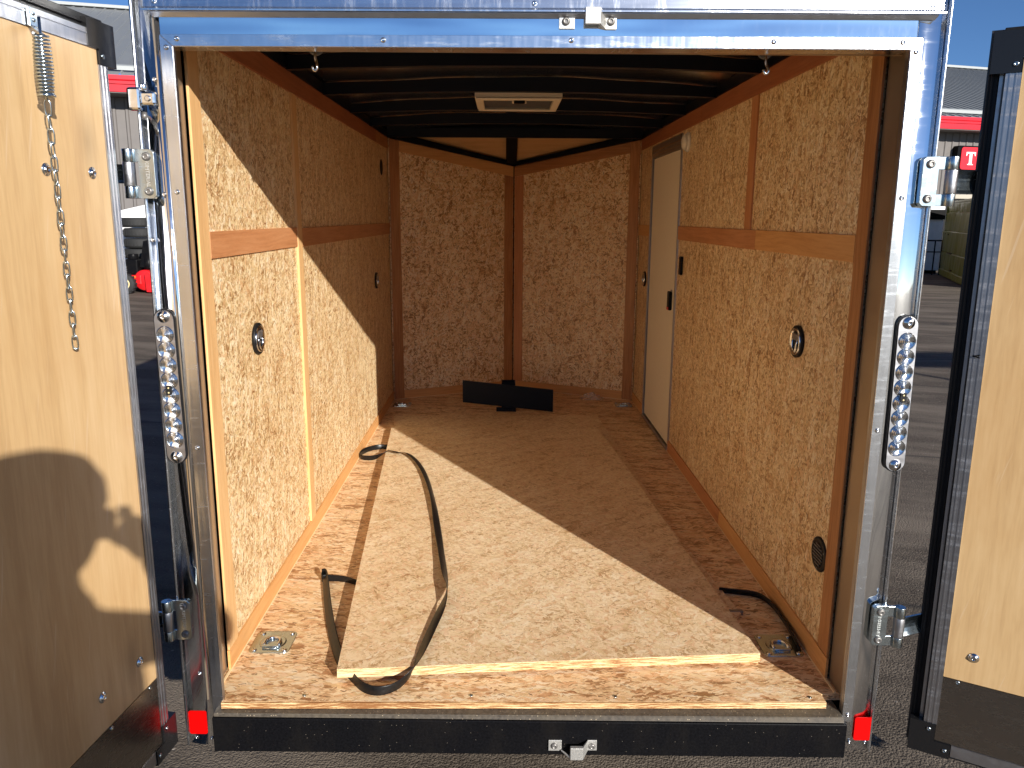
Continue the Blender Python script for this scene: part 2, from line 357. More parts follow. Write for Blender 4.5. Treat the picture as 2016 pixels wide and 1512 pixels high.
# thin darker tar joints far off
wv = N(t, 'ShaderNodeTexVoronoi', feature='DISTANCE_TO_EDGE'); wv.inputs['Scale'].default_value = .22
L(t, mapping(t, ob_, R(14), (.6, 1.7, 1)), wv.inputs['Vector'])
col = mixc(t, ramp(t, wv.outputs['Distance'], [(.0, (.7,) * 3), (.012, (0,) * 3)]), col, (.03, .027, .025))
L(t, col, b.inputs['Base Color']); b.inputs['Roughness'].default_value = .82; b.inputs['Specular IOR Level'].default_value = .3
hh = math_(t, 'ADD', math_(t, 'MULTIPLY', v.outputs['Distance'], -.9), math_(t, 'ADD', n1, math_(t, 'MULTIPLY', n3, .35)))
bump(t, b, hh, .9, .007)
M['asphalt'] = m

# ------------------------------------------------------------------ ground
gb = MB(); n = 20
gb.add([(-400, -400, ZG), (400, -400, ZG), (400, 400, ZG), (-400, 400, ZG)], [(0, 1, 2, 3)])
tag(gb.build('ground', M['asphalt'], origin=(0, 0, ZG)), kind='structure')

# ------------------------------------------------------------------ cargo trailer
HW, LEN, NOSE, H, HN = .875, 3.70, .41, 1.8325, 1.672
T = empty('cargo_trailer', (0, 2.0, ZG))
tag(T, 'enclosed cargo trailer lined with strand board, seen through its open rear doorway', 'trailer')
EZ, EY, EX = (0, 0, 1), (0, 1, 0), (1, 0, 0)
E_ = .012
vd = unit((HW, -NOSE, 0))   # along right nose wall from apex to corner

# floor deck
def zp(a, b, h): return (a, b, h)
fl = MB(); fl.prism([(-.842, .012), (.828, .012), (.828, .045), (.885, .045), (.885, LEN), (0, LEN + NOSE + .01), (-.885, LEN), (-.885, .045), (-.842, .045)], zp, -.018, 0)
floor = fl.build('floor', M['osb_floor'], T, grain=EX)
fe = MB(); fe.box(-.842, .828, .006, .012, -.0185, -.0004).build('floor_edge', M['osb_edge'], floor, grain=EX)
for x, y in ((-.622, .04), (-.157, .04), (.246, .035), (.79, .03)):
    MB().lathe((x, y, .0002), EZ, [(.006, 0), (.006, .0012), (.0035, .002), (.002, .0006)], 12).build('screw', M['zinc'], floor)
# pale caulk line where the deck meets the walls
for sx in (-1, 1):
    MB().box(sx * .866, sx * .872, .05, LEN - .01, .0003, .004).build('floor_joint', M['cut'], floor, grain=EY)
for sx in (-1, 1):
    a = Vector((0, LEN + NOSE, 0)); c = Vector((sx * HW, LEN, 0)); d = (c - a).normalized(); nrm = Vector((-d.y * sx, d.x * sx, 0)); nrm = nrm if nrm.y < 0 else -nrm
    p0 = a + nrm * .004; p1 = c + nrm * .004 - d * .02
    MB().hexa([p0 + Vector((0, 0, .0003)), p1 + Vector((0, 0, .0003)), p1 + nrm * .006 + Vector((0, 0, .0003)), p0 + nrm * .006 + Vector((0, 0, .0003))],
              [p0 + Vector((0, 0, .004)), p1 + Vector((0, 0, .004)), p1 + nrm * .006 + Vector((0, 0, .004)), p0 + nrm * .006 + Vector((0, 0, .004))]).build('floor_joint', M['cut'], floor)

# side wall panels (strand board) and battens standing proud
SD0, SD1, SDT = 2.405, 3.27, 1.748      # side door frame
for sx in (-1, 1):
    x0, x1 = sx * HW, sx * (HW + .012)
    segs = [(.20, 1.20), (1.204, LEN)] if sx < 0 else [(.14, SD0), (SD1, LEN)]
    for y0, y1 in segs:
        MB().box(min(x0, x1), max(x0, x1), y0, y1, .0005, H).build('wall_panel', M['osb_wall'], T, grain=EZ)
    if sx > 0:
        MB().box(HW, HW + .012, SD0 + .001, SD1 - .001, SDT, H).build('wall_panel', M['osb_wall'], T, grain=EZ)
def batten(sx, y0, y1, z0, z1, m, grain, th=.007, name='batten', tilt=0):
    a, b_ = sx * HW, sx * (HW - th)
    lo, hi = min(a, b_), max(a, b_)
    MB().hexa([(lo, y0, z0), (lo, y1, z0), (lo, y1 + tilt, z1), (lo, y0 + tilt, z1)], [(hi, y0, z0), (hi, y1, z0), (hi, y1 + tilt, z1), (hi, y0 + tilt, z1)]).build(name, M[m], T, grain=grain, bevel=.0008)
# left wall
batten(-1, .168, .243, .064, 1.759, 'batten_light', EZ, tilt=.004)
batten(-1, 1.175, 1.243, .064, 1.759, 'batten_light', EZ, .009, tilt=-.004)
batten(-1, .2475, 1.170, 1.193, 1.266, 'batten', EY)
batten(-1, 1.248, LEN - .003, 1.19, 1.262, 'batten', EY)
batten(-1, .165, 3.18, 1.7605, 1.832, 'cove', EY, .008, 'cove_board'); batten(-1, 3.183, LEN - .002, 1.7605, 1.832, 'batten_brown', EY, .0075, 'cove_board')
batten(-1, .165, 2.42, .001, .063, 'batten_tan', EY, .0075, 'baseboard'); batten(-1, 2.423, LEN - .002, .001, .063, 'batten_tan', EY, .008, 'baseboard')
# right wall
batten(1, .122, .19, .070, 1.759, 'batten_brown', EZ)
batten(1, 1.128, 1.203, 1.268, 1.759, 'batten', EZ)
batten(1, .1925, 1.05, 1.196, 1.2675, 'batten_tan', EY); batten(1, 1.052, SD0 - .002, 1.194, 1.2665, 'batten', EY, .0065)
batten(1, SD1 + .002, LEN - .003, 1.19, 1.262, 'batten_tan', EY)
batten(1, .12, 2.0, 1.7605, 1.832, 'cove', EY, .008, 'cove_board'); batten(1, 2.002, LEN - .002, 1.7605, 1.832, 'cove', EY, .0075, 'cove_board')
batten(1, .12, 1.3, .001, .066, 'batten_tan', EY, .0075, 'baseboard'); batten(1, 1.302, SD0 - .002, .001, .066, 'batten', EY, .008, 'baseboard')
batten(1, SD1 + .002, LEN - .002, .001, .063, 'batten_tan', EY, .008, 'baseboard')

# nose walls
for sx in (-1, 1):
    A = Vector((0, LEN + NOSE, 0)); C = Vector((sx * HW, LEN, 0)); d = (C - A); Ln = d.length; d.normalize()
    nrm = Vector((-d.y, d.x, 0)); nrm = nrm if nrm.y < 0 else -nrm
    def P(s, z, o, A=A, d=d, nrm=nrm): return A + d * s + nrm * o + Vector((0, 0, z))
    def top(s): return HN + (H - HN) * s / Ln
    def strip(s0, s1, zl, zh, o0, o1, name, m_, g):
        MB().hexa([P(s0, zl(s0), o0), P(s1, zl(s1), o0), P(s1, zh(s1), o0), P(s0, zh(s0), o0)],
                  [P(s0, zl(s0), o1), P(s1, zl(s1), o1), P(s1, zh(s1), o1), P(s0, zh(s0), o1)]).build(name, M[m_], T, grain=g, bevel=.0008 if m_ != 'osb_nose' else 0)
    strip(.004, Ln - .004, lambda s: .0005, top, -.012, 0, 'wall_panel', 'osb_nose', EZ)
    strip(.009, .078, lambda s: .064, lambda s: top(s) - .076, 0, .007, 'batten', 'batten_brown' if sx < 0 else 'batten', EZ)
    strip(Ln - .082, Ln - .012, lambda s: .002, lambda s: top(s) - .002, 0, .010, 'batten', 'batten_brown', EZ)
    strip(.008, Ln - .084, lambda s: .001, lambda s: .062, 0, .008, 'baseboard', 'batten_tan', d)
    strip(.008, Ln - .084, lambda s: top(s) - .074, lambda s: top(s) - .002, 0, .009, 'cove_board', 'batten_tan' if sx < 0 else 'batten_brown', d)
    # black edge rail above the cove
    strip(-.0, Ln - .06, lambda s: top(s), lambda s: top(s) + .030, -.012, .028, 'edge_rail', 'bow', d)
    # plywood ceiling of the nose
    hx = HW * sx
    MB().add([(sx * .022, LEN + .02, H + .055), (hx, LEN + .02, H + .055), (sx * .02, LEN + NOSE - .004, HN + .03),
              (sx * .022, LEN + .02, H + .065), (hx, LEN + .02, H + .065), (sx * .02, LEN + NOSE - .004, HN + .04)],
             [(0, 1, 2), (3, 5, 4), (0, 3, 4, 1), (1, 4, 5, 2), (2, 5, 3, 0)]).build('nose_ceiling', M['luan'], T, grain=(1, 0, 0))
MB().hexa([(-.060, LEN + .02, H + .02), (.018, LEN + .02, H + .02), (.018, LEN + NOSE - .03, HN + .008), (-.060, LEN + NOSE - .03, HN + .008)],
          [(-.060, LEN + .02, H + .06), (.018, LEN + .02, H + .06), (.018, LEN + NOSE - .03, HN + .045), (-.060, LEN + NOSE - .03, HN + .045)]).build('nose_rib', M['bow'], T)

# roof: gently bowed sheet, slightly wavy like real thin metal
rb = MB(); nx, ny = 24, 60
def roofz(x, y): return H + .045 + .035 * (1 - (x / .9) ** 2) + .0035 * math.sin(5.1 * x + 2.3 * y) * math.sin(10.3 * y) + .002 * math.sin(13 * x - 4 * y)
vs = [(-.945 + 1.89 * i / nx, .0 + (LEN + .03) * j / ny, roofz(-.945 + 1.89 * i / nx, (LEN + .03) * j / ny)) for j in range(ny + 1) for i in range(nx + 1)]
rb.add(vs, [(j * (nx + 1) + i, j * (nx + 1) + i + 1, (j + 1) * (nx + 1) + i + 1, (j + 1) * (nx + 1) + i) for j in range(ny) for i in range(nx)], True)
rb.build('roof', M['roofmir'], T, grain=EY)
MB().add([(-.97, 0.03, 1.93), (.97, .03, 1.93), (.97, LEN, 1.93), (0, LEN + NOSE + .1, 1.93), (-.97, LEN, 1.93),
          (-.97, 0.03, 1.97), (.97, .03, 1.97), (.97, LEN, 1.97), (0, LEN + NOSE + .1, 1.97), (-.97, LEN, 1.97)],
         [(0, 1, 2, 3, 4), (9, 8, 7, 6, 5), (0, 5, 6, 1), (1, 6, 7, 2), (2, 7, 8, 3), (3, 8, 9, 4), (4, 9, 5, 0)]).build('roof_cap', M['ext'], T)
for y in (.52, 1.13, 1.74, 2.35, 2.96, 3.66):
    bb = MB(); k = 16; flat = y > 3.5
    for i in range(k):
        xa, xb = -.92 + 1.84 * i / k, -.92 + 1.84 * (i + 1) / k
        za, zb = [1.829 + (.005 if flat else .020 * (1 - (x / .9) ** 2)) for x in (xa, xb)]
        ta, tb = [roofz(x, y) - .004 if not flat else za + .06 for x in (xa, xb)]
        bb.hexa([(xa, y - .016, za), (xb, y - .016, zb), (xb, y - .016, tb), (xa, y - .016, ta)], [(xa, y + .016, za), (xb, y + .016, zb), (xb, y + .016, tb), (xa, y + .016, ta)])
    bb.build('roof_bow', M['bow'], T)
for sx in (-1, 1):
    MB().box(min(sx * .862, sx * .90), max(sx * .862, sx * .90), .06, LEN, H + .001, H + .045).build('top_rail', M['bow'], T)
MB().box(-.90, .90, .056, .10, 1.724, 1.86).build('header_tube', M['bow'], T)
MB().box(-.90, .90, LEN + .018, LEN + .03, H + .05, 1.93).build('nose_header', M['bow'], T)

# exterior skin, chassis, wheels
for sx in (-1, 1):
    MB().box(min(sx * .915, sx * .95), max(sx * .915, sx * .95), .055, LEN + .02, -.14, 1.93).build('side_skin', M['ext'], T)
    a = Vector((0, LEN + NOSE + .05, 0)); c = Vector((sx * .93, LEN + .02, 0)); d = (c - a).normalized(); q = Vector((0, .03, 0))
    Z = lambda z: Vector((0, 0, z))
    MB().hexa([a + Z(-.14), c + Z(-.14), c + Z(1.93), a + Z(1.93)], [a + q + Z(-.14), c + q + Z(-.14), c + q + Z(1.93), a + q + Z(1.93)]).build('nose_skin', M['ext'], T)
    wh = MB(); wh.lathe((sx * 1.0, 2.05, ZG + .325), (sx, 0, 0), [(.18, 0), (.29, 0), (.32, .02), (.325, .10), (.32, .17), (.29, .19), (.18, .19)], 36).build('wheel', M['tyre'], T)
    rim = MB(); rim.lathe((sx * 1.06, 2.05, ZG + .325), (sx, 0, 0), [(.18, 0), (.19, .12), (.16, .125), (.05, .09), (.03, .13)], 24).build('rim', M['whitepaint'], T)
    fd = MB(); k = 12
    for i in range(k):
        a0, a1 = math.pi * i / k, math.pi * (i + 1) / k
        pp = lambda a, r: (2.05 + r * math.cos(a), ZG + .33 + r * .9 * math.sin(a))
        q0, q1, q2, q3 = pp(a0, .40), pp(a1, .40), pp(a1, .41), pp(a0, .41)
        xa, xb = sx * .952, sx * 1.2
        fd.hexa([(xa, *q0), (xa, *q1), (xa, *q2), (xa, *q3)], [(xb, *q0), (xb, *q1), (xb, *q2), (xb, *q3)])
    fd.build('fender', M['trim'], T)
    MB().box(sx * .9 - .03, sx * .9 + .03, .06, LEN, -.14, -.019).build('chassis_rail', M['black'], T)
for y in (.5, 1.1, 1.7, 2.4, 3.0, 3.6): MB().box(-.868, .868, y, y + .05, -.09, -.0195).build('cross_member', M['black'], T)
MB().cyl((-1.0, 2.05, ZG + .325), (1.0, 2.05, ZG + .325), .03).build('axle', M['black'], T)
MB().box(-.05, .05, LEN + .2, LEN + 1.5, -.12, -.04).box(-.03, .03, LEN + 1.1, LEN + 1.16, ZG + .02, .2).build('tongue', M['black'], T)

# ---- rear frame
fr = MB(skew)
MB(lean).prism([(-.942, .0170), (-.930, .0125), (-.912, .0088), (-.892, .0062), (-.868, .0045), (-.868, .0080), (-.8845, .0080), (-.8845, .052), (-.942, .052)], lambda a, b_, h: (a, b_, h), -.141, 2.00, True).build('rear_post', M['mirror'], T)
MB(skew).prism([(.880, .0042), (.905, .0055), (.925, .0078), (.9465, .0120), (.9465, .052), (.8845, .052), (.8845, .010), (.880, .010)], lambda a, b_, h: (a, b_, h), -.138, 2.00, True).build('rear_post', M['mirror'], T, bevel=.003)
MB(skew).box(-.8675, .8795, .0045, .052, 1.696, 2.00).build('rear_header', M['mirror'], T, grain=EX, bevel=.001)
for x0, x1 in ((-.9495, -.9425), (.947, .954)):
    MB(lean).box(x0, x1, .000, .30, -.141, 1.998).build('corner_trim', M['trim'], T, bevel=.003)
MB(skew).box(-.932, .954, -.004, .04, 2.001, 2.04).build('roof_trim', M['trim'], T, bevel=.004)
# opening trim, mitred
def tr(poly, name='opening_trim'):
    return MB(skew).prism(poly, lambda a, b_, h: (a, h, b_), .000, .0037).build(name, M['trim'], T, grain=EX if 'x' in name else EZ, bevel=.0006)
tr([(-.868, 1.719), (.892, 1.719), (.8655, 1.693), (-.8385, 1.693)])
tr([(-.8685, 1.7185), (-.839, 1.6925), (-.839, -.045), (-.8685, -.045)])
tr([(.8925, 1.7185), (.866, 1.6925), (.866, -.045), (.8925, -.045)])
# returns of the trim into the opening
MB(skew).box(-.8405, -.8385, .0037, .016, -.03, 1.6925).build('trim_return', M['dull'], T)
MB(skew).box(.8655, .8675, .0037, .022, -.03, 1.6925).build('trim_return', M['dull'], T)
MB(skew).box(-.8385, .8655, .0037, .054, 1.6925, 1.6945).build('trim_return', M['trim'], T, grain=EX)
# jamb liners
MB().box(-.884, -.880, .020, .166, .0, 1.80).build('jamb_liner', M['bronze'], T)
MB().box(.880, .884, -.002, .121, .0, 1.80).build('jamb_liner', M['bronze'], T)
MB().box(-.87, .88, .055, .075, 1.6946, 1.724).build('header_lip', M['bronze'], T, grain=EX)

def rivet(x, z, y=0, r=.0062, m='chrome', parent=None, name='rivet', hole=True):
    b_ = MB(skew)
    pr_ = [(r, 0), (r * .92, .0016), (r * .7, .0032), (r * .4, .0042)]
    if hole: pr_ += [(r * .33, .0022)]
    b_.lathe((x, y - .0002, z), (0, -1, 0), pr_, 16)
    return b_.build(name, M[m], parent or T)
for x, z in [(-.828, 1.709), (-.35, 1.708), (.084, 1.709), (.55, 1.708), (.846, 1.708), (.878, 1.688), (-.854, 1.690), (-.855, 1.364), (-.855, .725), (-.855, -.027), (.880, 1.36), (.880, .785), (.880, -.024)]: rivet(x, z, 0)
for x, z in [(-.921, -.115), (-.879, -.117), (.893, -.11), (.936, -.109), (-.898, .082), (-.888, 1.358), (-.925, 1.25), (-.888, 1.62)]: rivet(x, z, .004)
for x, z in ((-.871, 1.788), (-.002, 1.786), (.902, 1.783)): rivet(x, z, -.0062)
# drip rail
MB(skew).prism([(.004, 1.800), (-.005, 1.800), (-.007, 1.777), (-.022, 1.769), (-.022, 1.7655), (-.016, 1.7655), (.004, 1.770)], lambda a, b_, h: (h, a, b_), -.897, .928).build('drip_rail', M['trim'], T, grain=EX)
MB(skew).prism([(.004, 1.769), (-.0155, 1.765), (-.0155, 1.7635), (.004, 1.756)], lambda a, b_, h: (h, a, b_), -.882, .915).build('drip_rail_lip', M['dull'], T, grain=EX)

# bumper beam
MB().hexa([(-.862, -.016, -.135), (.868, -.046, -.135), (.868, .2, -.135), (-.862, .2, -.135)],
          [(-.862, -.016, -.0325), (.868, -.046, -.0325), (.868, .2, -.0325), (-.862, .2, -.0325)]).build('rear_bumper', M['black'], T, grain=EX, bevel=.003)
MB().hexa([(-.858, -.012, -.0315), (.862, -.041, -.0315), (.862, .1, -.0315), (-.858, .1, -.0315)],
          [(-.858, -.012, -.0205), (.862, -.030, -.0205), (.862, .1, -.0205), (-.858, .1, -.0205)]).build('threshold_ledge', M['dusty'], T, grain=EX, bevel=.002)
# red reflectors
for x0, x1, z0, z1 in ((-.939, -.889, -.104, -.033), (.903, .953, -.103, -.033)):
    k = 5; r_ = .006; poly = []
    for cx_, cz_, a0 in ((x1 - r_, z1 - r_, 0), (x0 + r_, z1 - r_, 90), (x0 + r_, z0 + r_, 180), (x1 - r_, z0 + r_, 270)):
        poly += [(cx_ + r_ * math.cos(R(a0 + 90 * i / k)), cz_ + r_ * math.sin(R(a0 + 90 * i / k))) for i in range(k + 1)]
    MB(skew).prism(poly, lambda a, b_, h: (a, h, b_), .0012, .0042).build('reflector', M['red'], T)

# door keepers (top and bottom)
def keeper(x, z, up=1, y=.004):
    root = MB(skew)
    q = lambda a, b_, h: (x + a, y - h, z + up * b_)
    root.prism([(-.066, -.016), (-.030, -.016), (-.030, .009), (-.037, .016), (-.066, .016)], q, 0, .005)
    root.prism([(.040, -.017), (.066, -.017), (.066, .014), (.040, .014)], q, 0, .005)
    # projecting catch
    root.hexa([q(-.032, .012, .001), q(-.032, .016, .001), q(-.006, .026, .020), q(-.006, .020, .020)], [q(-.032, .012, .006), q(-.032, .016, .006), q(-.006, .026, .028), q(-.006, .020, .028)])
    root.box(x - .008, x + .026, y - .030, y - .018, z + up * (-.010 if up > 0 else -.010), z + up * .026)
    root.hexa([q(.026, -.010, .018), q(.026, .026, .018), q(.026, .026, .030), q(.026, -.010, .030)], [q(.042, -.017, .000), q(.042, .014, .000), q(.042, .014, .005), q(.042, -.017, .005)])
    k = root.build('door_keeper', M['cast'], T, bevel=.0012)
    for dx in (-.050, .053):
        MB(skew).lathe((x + dx, y - .005, z), (0, -1, 0), [(.0095, 0), (.009, .003), (.007, .0055), (.0042, .007), (.0035, .004)], 18).build('bolt', M['steelgrey'], k)
keeper(.121, 1.7495, 1)
keeper(.123, -.102, -1, -.0315)

# LED tail bars
def led(x, z0, z1, lean, name='tail_light'):
    cxz = lambda z: x + lean * (z - (z0 + z1) / 2)
    def stad(r, a, zz0, zz1):
        pts = []
        for i in range(11): t_ = math.pi * i / 10; pts.append((cxz(zz1 - r) + r * math.cos(t_), zz1 - r + r * math.sin(t_)))
        for i in range(11): t_ = math.pi + math.pi * i / 10; pts.append((cxz(zz0 + r) + r * math.cos(t_), zz0 + r + r * math.sin(t_)))
        return pts
    base = MB(skew).prism(stad(.0265, 0, z0, z1), lambda a, b_, h: (a, h, b_), -.004, .0045, True).build(name, M['rubber'], T)
    MB(skew).prism(stad(.0235, 0, z0 + .003, z1 - .003), lambda a, b_, h: (a, h, b_), -.0075, -.0042, True).build('reflector_body', M['dull'], base)
    zz0, zz1 = z0 + .045, z1 - .045; n_ = 8
    for i in range(n_):
        zc = zz0 + (zz1 - zz0) * (i + .5) / n_; c_ = (cxz(zc), -.0076, zc)
        prof = []
        for k in range(6):
            r0 = .0222 * (1 - k / 6); prof += [(r0, .0004 + k * .0014), (r0 * .90, .0026 + k * .0014)]
        MB(skew).lathe(c_, (0, -1, 0), prof, 20, smooth=False).build('led_lens', M['chrome'], base)
    zc = (z0 + z1) / 2 - .004
    MB(skew).prism([(cxz(zc) + dx, zc + dz) for dx, dz in ((-.006, -.012), (.006, -.012), (.008, 0), (.006, .012), (-.006, .012), (-.008, 0))], lambda a, b_, h: (a, h, b_), -.0175, -.0150).build('led_chip', M['hub'], base)
    for dz in (-.006, .006): MB(skew).dome((cxz(zc), -.0176, zc + dz), (0, -1, 0), .0022, .001).build('led_dot', M['yellow'], base)
    for zz in (z0 + .019, z1 - .019):
        MB(skew).lathe((cxz(zz), -.0076, zz), (0, -1, 0), [(.016, 0), (.014, .003), (.009, .004), (.007, .0065), (.003, .0065), (.002, .004)], 18).build('mount_screw', M['chrome'], base)
led(-.909, .684, 1.083, -.010)
led(.9285, .677, 1.080, -.012)

# side marker latch near the upper left of the frame
cl = MB(skew); cl.box(-.925, -.883, -.016, .0035, 1.560, 1.592).box(-.947, -.915, -.024, -.004, 1.548, 1.600)
catch = cl.build('door_catch', M['chrome'], T, bevel=.006)
MB(skew).cyl((-.912, -.006, 1.592), (-.912, -.006, 1.608), .010).cyl((-.90, -.02, 1.575), (-.90, -.010, 1.575), .007).build('catch_pin', M['chrome'], catch, bevel=.002)
MB(skew).cyl((-.915, -.008, 1.530), (-.915, -.004, 1.545), .006).build('catch_ring', M['steelgrey'], catch)

# hinges
def hinge(sx, xp, z, text=None):
    # xp: centre x of the plate, z: centre height
    pl = MB(skew); w2 = .019
    c_ = .007
    poly = [(xp - w2 + (c_ if sx > 0 else 0), z - .057), (xp + w2 - (c_ if sx < 0 else 0), z - .057), (xp + w2, z - .057 + (c_ if sx < 0 else 0)), (xp + w2, z + .057 - (c_ if sx < 0 else 0)),
            (xp + w2 - (c_ if sx < 0 else 0), z + .057), (xp - w2 + (c_ if sx > 0 else 0), z + .057), (xp - w2, z + .057 - (c_ if sx > 0 else 0)), (xp - w2, z - .057 + (c_ if sx > 0 else 0))]
    pl.prism(poly, lambda a, b_, h: (a, h, b_), -.012, .0035)
    h = pl.build('hinge', M['zinc'], T, bevel=.0012)
    xb = xp + (.049 if sx > 0 else -.041)
    for za, zb in ((.027, .057), (-.057, -.029)):
        MB(skew).box(min(xp + sx * .018, xb), max(xp + sx * .018, xb), -.012, -.006, z + za, z + zb).cyl((xb, -.014, z + za), (xb, -.014, z + zb), .0135).build('knuckle', M['zinc'], h, bevel=.001)
    MB(skew).cyl((xb, -.014, z - .0285), (xb, -.014, z + .0265), .0142).build('hinge_pin', M['dull'], h, bevel=.001)
    for dz in (-.040, .040):
        MB(skew).lathe((xp - sx * .001, -.012, z + dz), (0, -1, 0), [(.0105, 0), (.0098, .003), (.0075, .0055), (.0045, .0068), (.0038, .004)], 18).build('bolt', M['steelgrey'], h)
    if text:
        cu_ = bpy.data.curves.new('t', 'FONT'); cu_.body = text; cu_.size = .0125; cu_.extrude = .0004; cu_.align_x = 'CENTER'; cu_.align_y = 'CENTER'
        to = bpy.data.objects.new('t', cu_); COL.objects.link(to)
        bpy.context.view_layer.update()
        me = bpy.data.meshes.new_from_object(to.evaluated_get(bpy.context.evaluated_depsgraph_get()))
        bpy.data.objects.remove(to)
        b_ = MB(skew); rot = -1 if sx > 0 else 1
        b_.add([(xp + rot * v.co.y * -1 * -1 - sx * .001, -.0123 - v.co.z * .5, z - rot * -1 * v.co.x * -1) for v in me.vertices], [tuple(p.vertices) for p in me.polygons])
        b_.build('embossed_mark', M['cast'], h)
    return h
hL = hinge(-1, -.918, 1.405, 'KIMTERIAL'); hLl = hinge(-1, -.923, .248, 'KIMTERIAL')
hR = hinge(1, .9355, 1.398, 'KIMTERIAL'); hRl = hinge(1, .9345, .250, 'KIMTERIAL')

# ---- rear doors
def door(P0, ang, mirror_side, nsign, width=.93):
    d = Vector((math.cos(ang), math.sin(ang), 0)); nrm = Vector((-d.y, d.x, 0)) * nsign
    P0 = Vector(P0)
    def X(s, o, z): return P0 + d * s + nrm * o + Vector((0, 0, z))
    root = empty('rear_door', X(0.02, -.02, -.06), T)
    B = lambda: MB(X)
    B().box(.066, width - .066, -.010, 0, .1255, 1.668).build('plywood_panel', M['ply'], root, grain=EZ)
    B().box(.064, width - .064, -.010, .0012, -.066, .1245).build('kick_plate', M['kick'], root, grain=EZ)
    B().box(.030, width - .030, -.045, -.0102, -.085, 1.705).build('door_core', M['ext'], root)
    # aluminium frame extrusions with small ridges
    f_ = B()
    for s0, s1 in ((.034, .0655), (width - .0655, width - .034)):
        f_.box(s0, s1, -.010, .003, -.017, 1.636)
        for q in (.008, .020): f_.box(s0 + q, s0 + q + .0025, .0031, .0046, -.017, 1.636)
    f_.box(.105, width - .105, -.010, .003, -.100, -.0665); f_.box(.060, width - .060, -.010, .003, 1.6685, 1.706)
    f_.box(.060, width - .060, .0031, .0044, 1.694, 1.6965)
    f_.build('door_frame', M['dull'], root, grain=EZ)
    for s0, s1 in ((.0225, .0338), (width - .0338, width - .0225)): B().box(s0, s1, -.034, -.016, -.017, 1.636).build('frame_step', M['dull'], root)
    g_ = B()
    for s0, s1 in ((0, .0220), (width - .0220, width)):
        g_.box(s0, s1, -.045, -.026, -.105, 1.736); g_.box(s0 + .006, s0 + .012, -.0259, -.021, -.10, 1.73)
    g_.box(.0221, width - .0221, -.030, -.008, 1.708, 1.737); g_.box(.0221, width - .0221, -.0079, -.003, 1.716, 1.722)
    g_.box(.0221, width - .0221, -.030, -.008, -.112, -.1015)
    g_.build('gasket', M['rubber'], root, bevel=.002)
    for za, zb, zc, zd in ((1.6365, 1.728, 1.6695, 1.728), (-.108, -.0172, -.108, -.0665)):
        cb = B(); cb.prism([(.002, za), (.0635, za if za < 0 else za), (.0635, zd if za < 0 else zc), (.101, zd if za < 0 else zc), (.101, zd if za > 0 else zc), (.002, zd if za > 0 else zc), (.002, zb)][:6] if za > 0 else
                           [(.002, -.108), (.103, -.108), (.103, -.0668), (.0632, -.0668), (.0632, -.0172), (.002, -.0172)], lambda a, b_, h: (a, h, b_), -.024, .0055)
        cb.build('corner_bracket', M['gloss'], root)
    B().box(-.004, width + .004, -.0465, -.0455, -.11, 1.74).build('outer_skin', M['ext'], root)
    def bolt(s, z, r=.0125, name='carriage_bolt', mt='chrome'):
        b_ = MB(); c0 = X(s, .0003, z)
        b_.lathe(c0, nrm, [(r, 0), (r, .0015), (r * .62, .0018), (r * .6, .005), (r * .35, .0075), (r * .3, .004)], 20); b_.build(name, M[mt], root)
    for s, z in ((.052, 1.655), (.048, -.034), (.090, -.086)): bolt(s, z + 0, .0062, 'screw', 'zinc') if False else MB().lathe(X(s, .0056, z), nrm, [(.0062, 0), (.0055, .002), (.003, .003), (.002, .001)], 14).build('screw', M['zinc'], root)
    for k in range(5):
        s = .10 + .165 * k
        MB().lathe(X(s, .0013, .118), nrm, [(.0058, 0), (.005, .002), (.003, .003), (.002, .001)], 14).build('screw', M['zinc'], root)
    return root, X, d, nrm, bolt
DL, XL, dl, nl, boltL = door((-.9663, -.0075, 0), R(-96.67), -1, 1)
for s, z in ((.125, 1.400), (.276, 1.399)): boltL(s, z, .013)
for s, z in ((.130, .210), (.283, .211)): boltL(s, z, .013)
DL['label'] = 'rear door with a spring and hanging chain on its plywood face'
DR, XR, dr_, nr_, boltR = door((1.043, -.031, 0), R(-30.84), 1, -1)
# bracket, spring and chain on the left door
brk = MB(XL); brk.box(.268, .288, .0045, .012, 1.668, 1.702); brk.hexa([(.268, .0045, 1.672), (.288, .0045, 1.672), (.288, .008, 1.6675), (.268, .008, 1.6675)], [(.305, .050, 1.648), (.321, .050, 1.648), (.321, .053, 1.645), (.305, .053, 1.645)])
hk = brk.build('chain_bracket', M['zinc'], DL, bevel=.001)
for dz in (1.680, 1.692): MB().dome(XL(.278, .012, dz), nl, .004, .003).build('screw', M['zinc'], hk)
sp0, sp1 = XL(.314, .048, 1.647), XL(.305, .040, 1.538)
turns = 17; pts = []
ax = (sp1 - sp0); axn = ax.normalized(); a1 = axn.orthogonal().normalized(); a2 = axn.cross(a1)
for i in range(turns * 14 + 1):
    t_ = i / (turns * 14); a = 2 * math.pi * turns * t_; r_ = .0125 + .003 * math.sin(math.pi * t_)
    pts.append(sp0 + ax * t_ + (a1 * math.cos(a) + a2 * math.sin(a)) * r_)
MB().tube(pts, .0021, 6).build('spring', M['zinc'], DL)
MB().cyl(sp0 + Vector((0, 0, .03)), sp1 - Vector((0, 0, .01)), .003, 8).build('spring_rod', M['zinc'], DL)
MB().cyl(sp1, sp1 - Vector((0, 0, .004)), .017, 16).build('spring_cup', M['zinc'], DL)
ch = MB(); c0 = sp1 - Vector((0, 0, .012)); c1 = XL(.257, .010, 1.029); nl_ = 19
ln = (c1 - c0); dn = ln.normalized(); step = ln.length / nl_
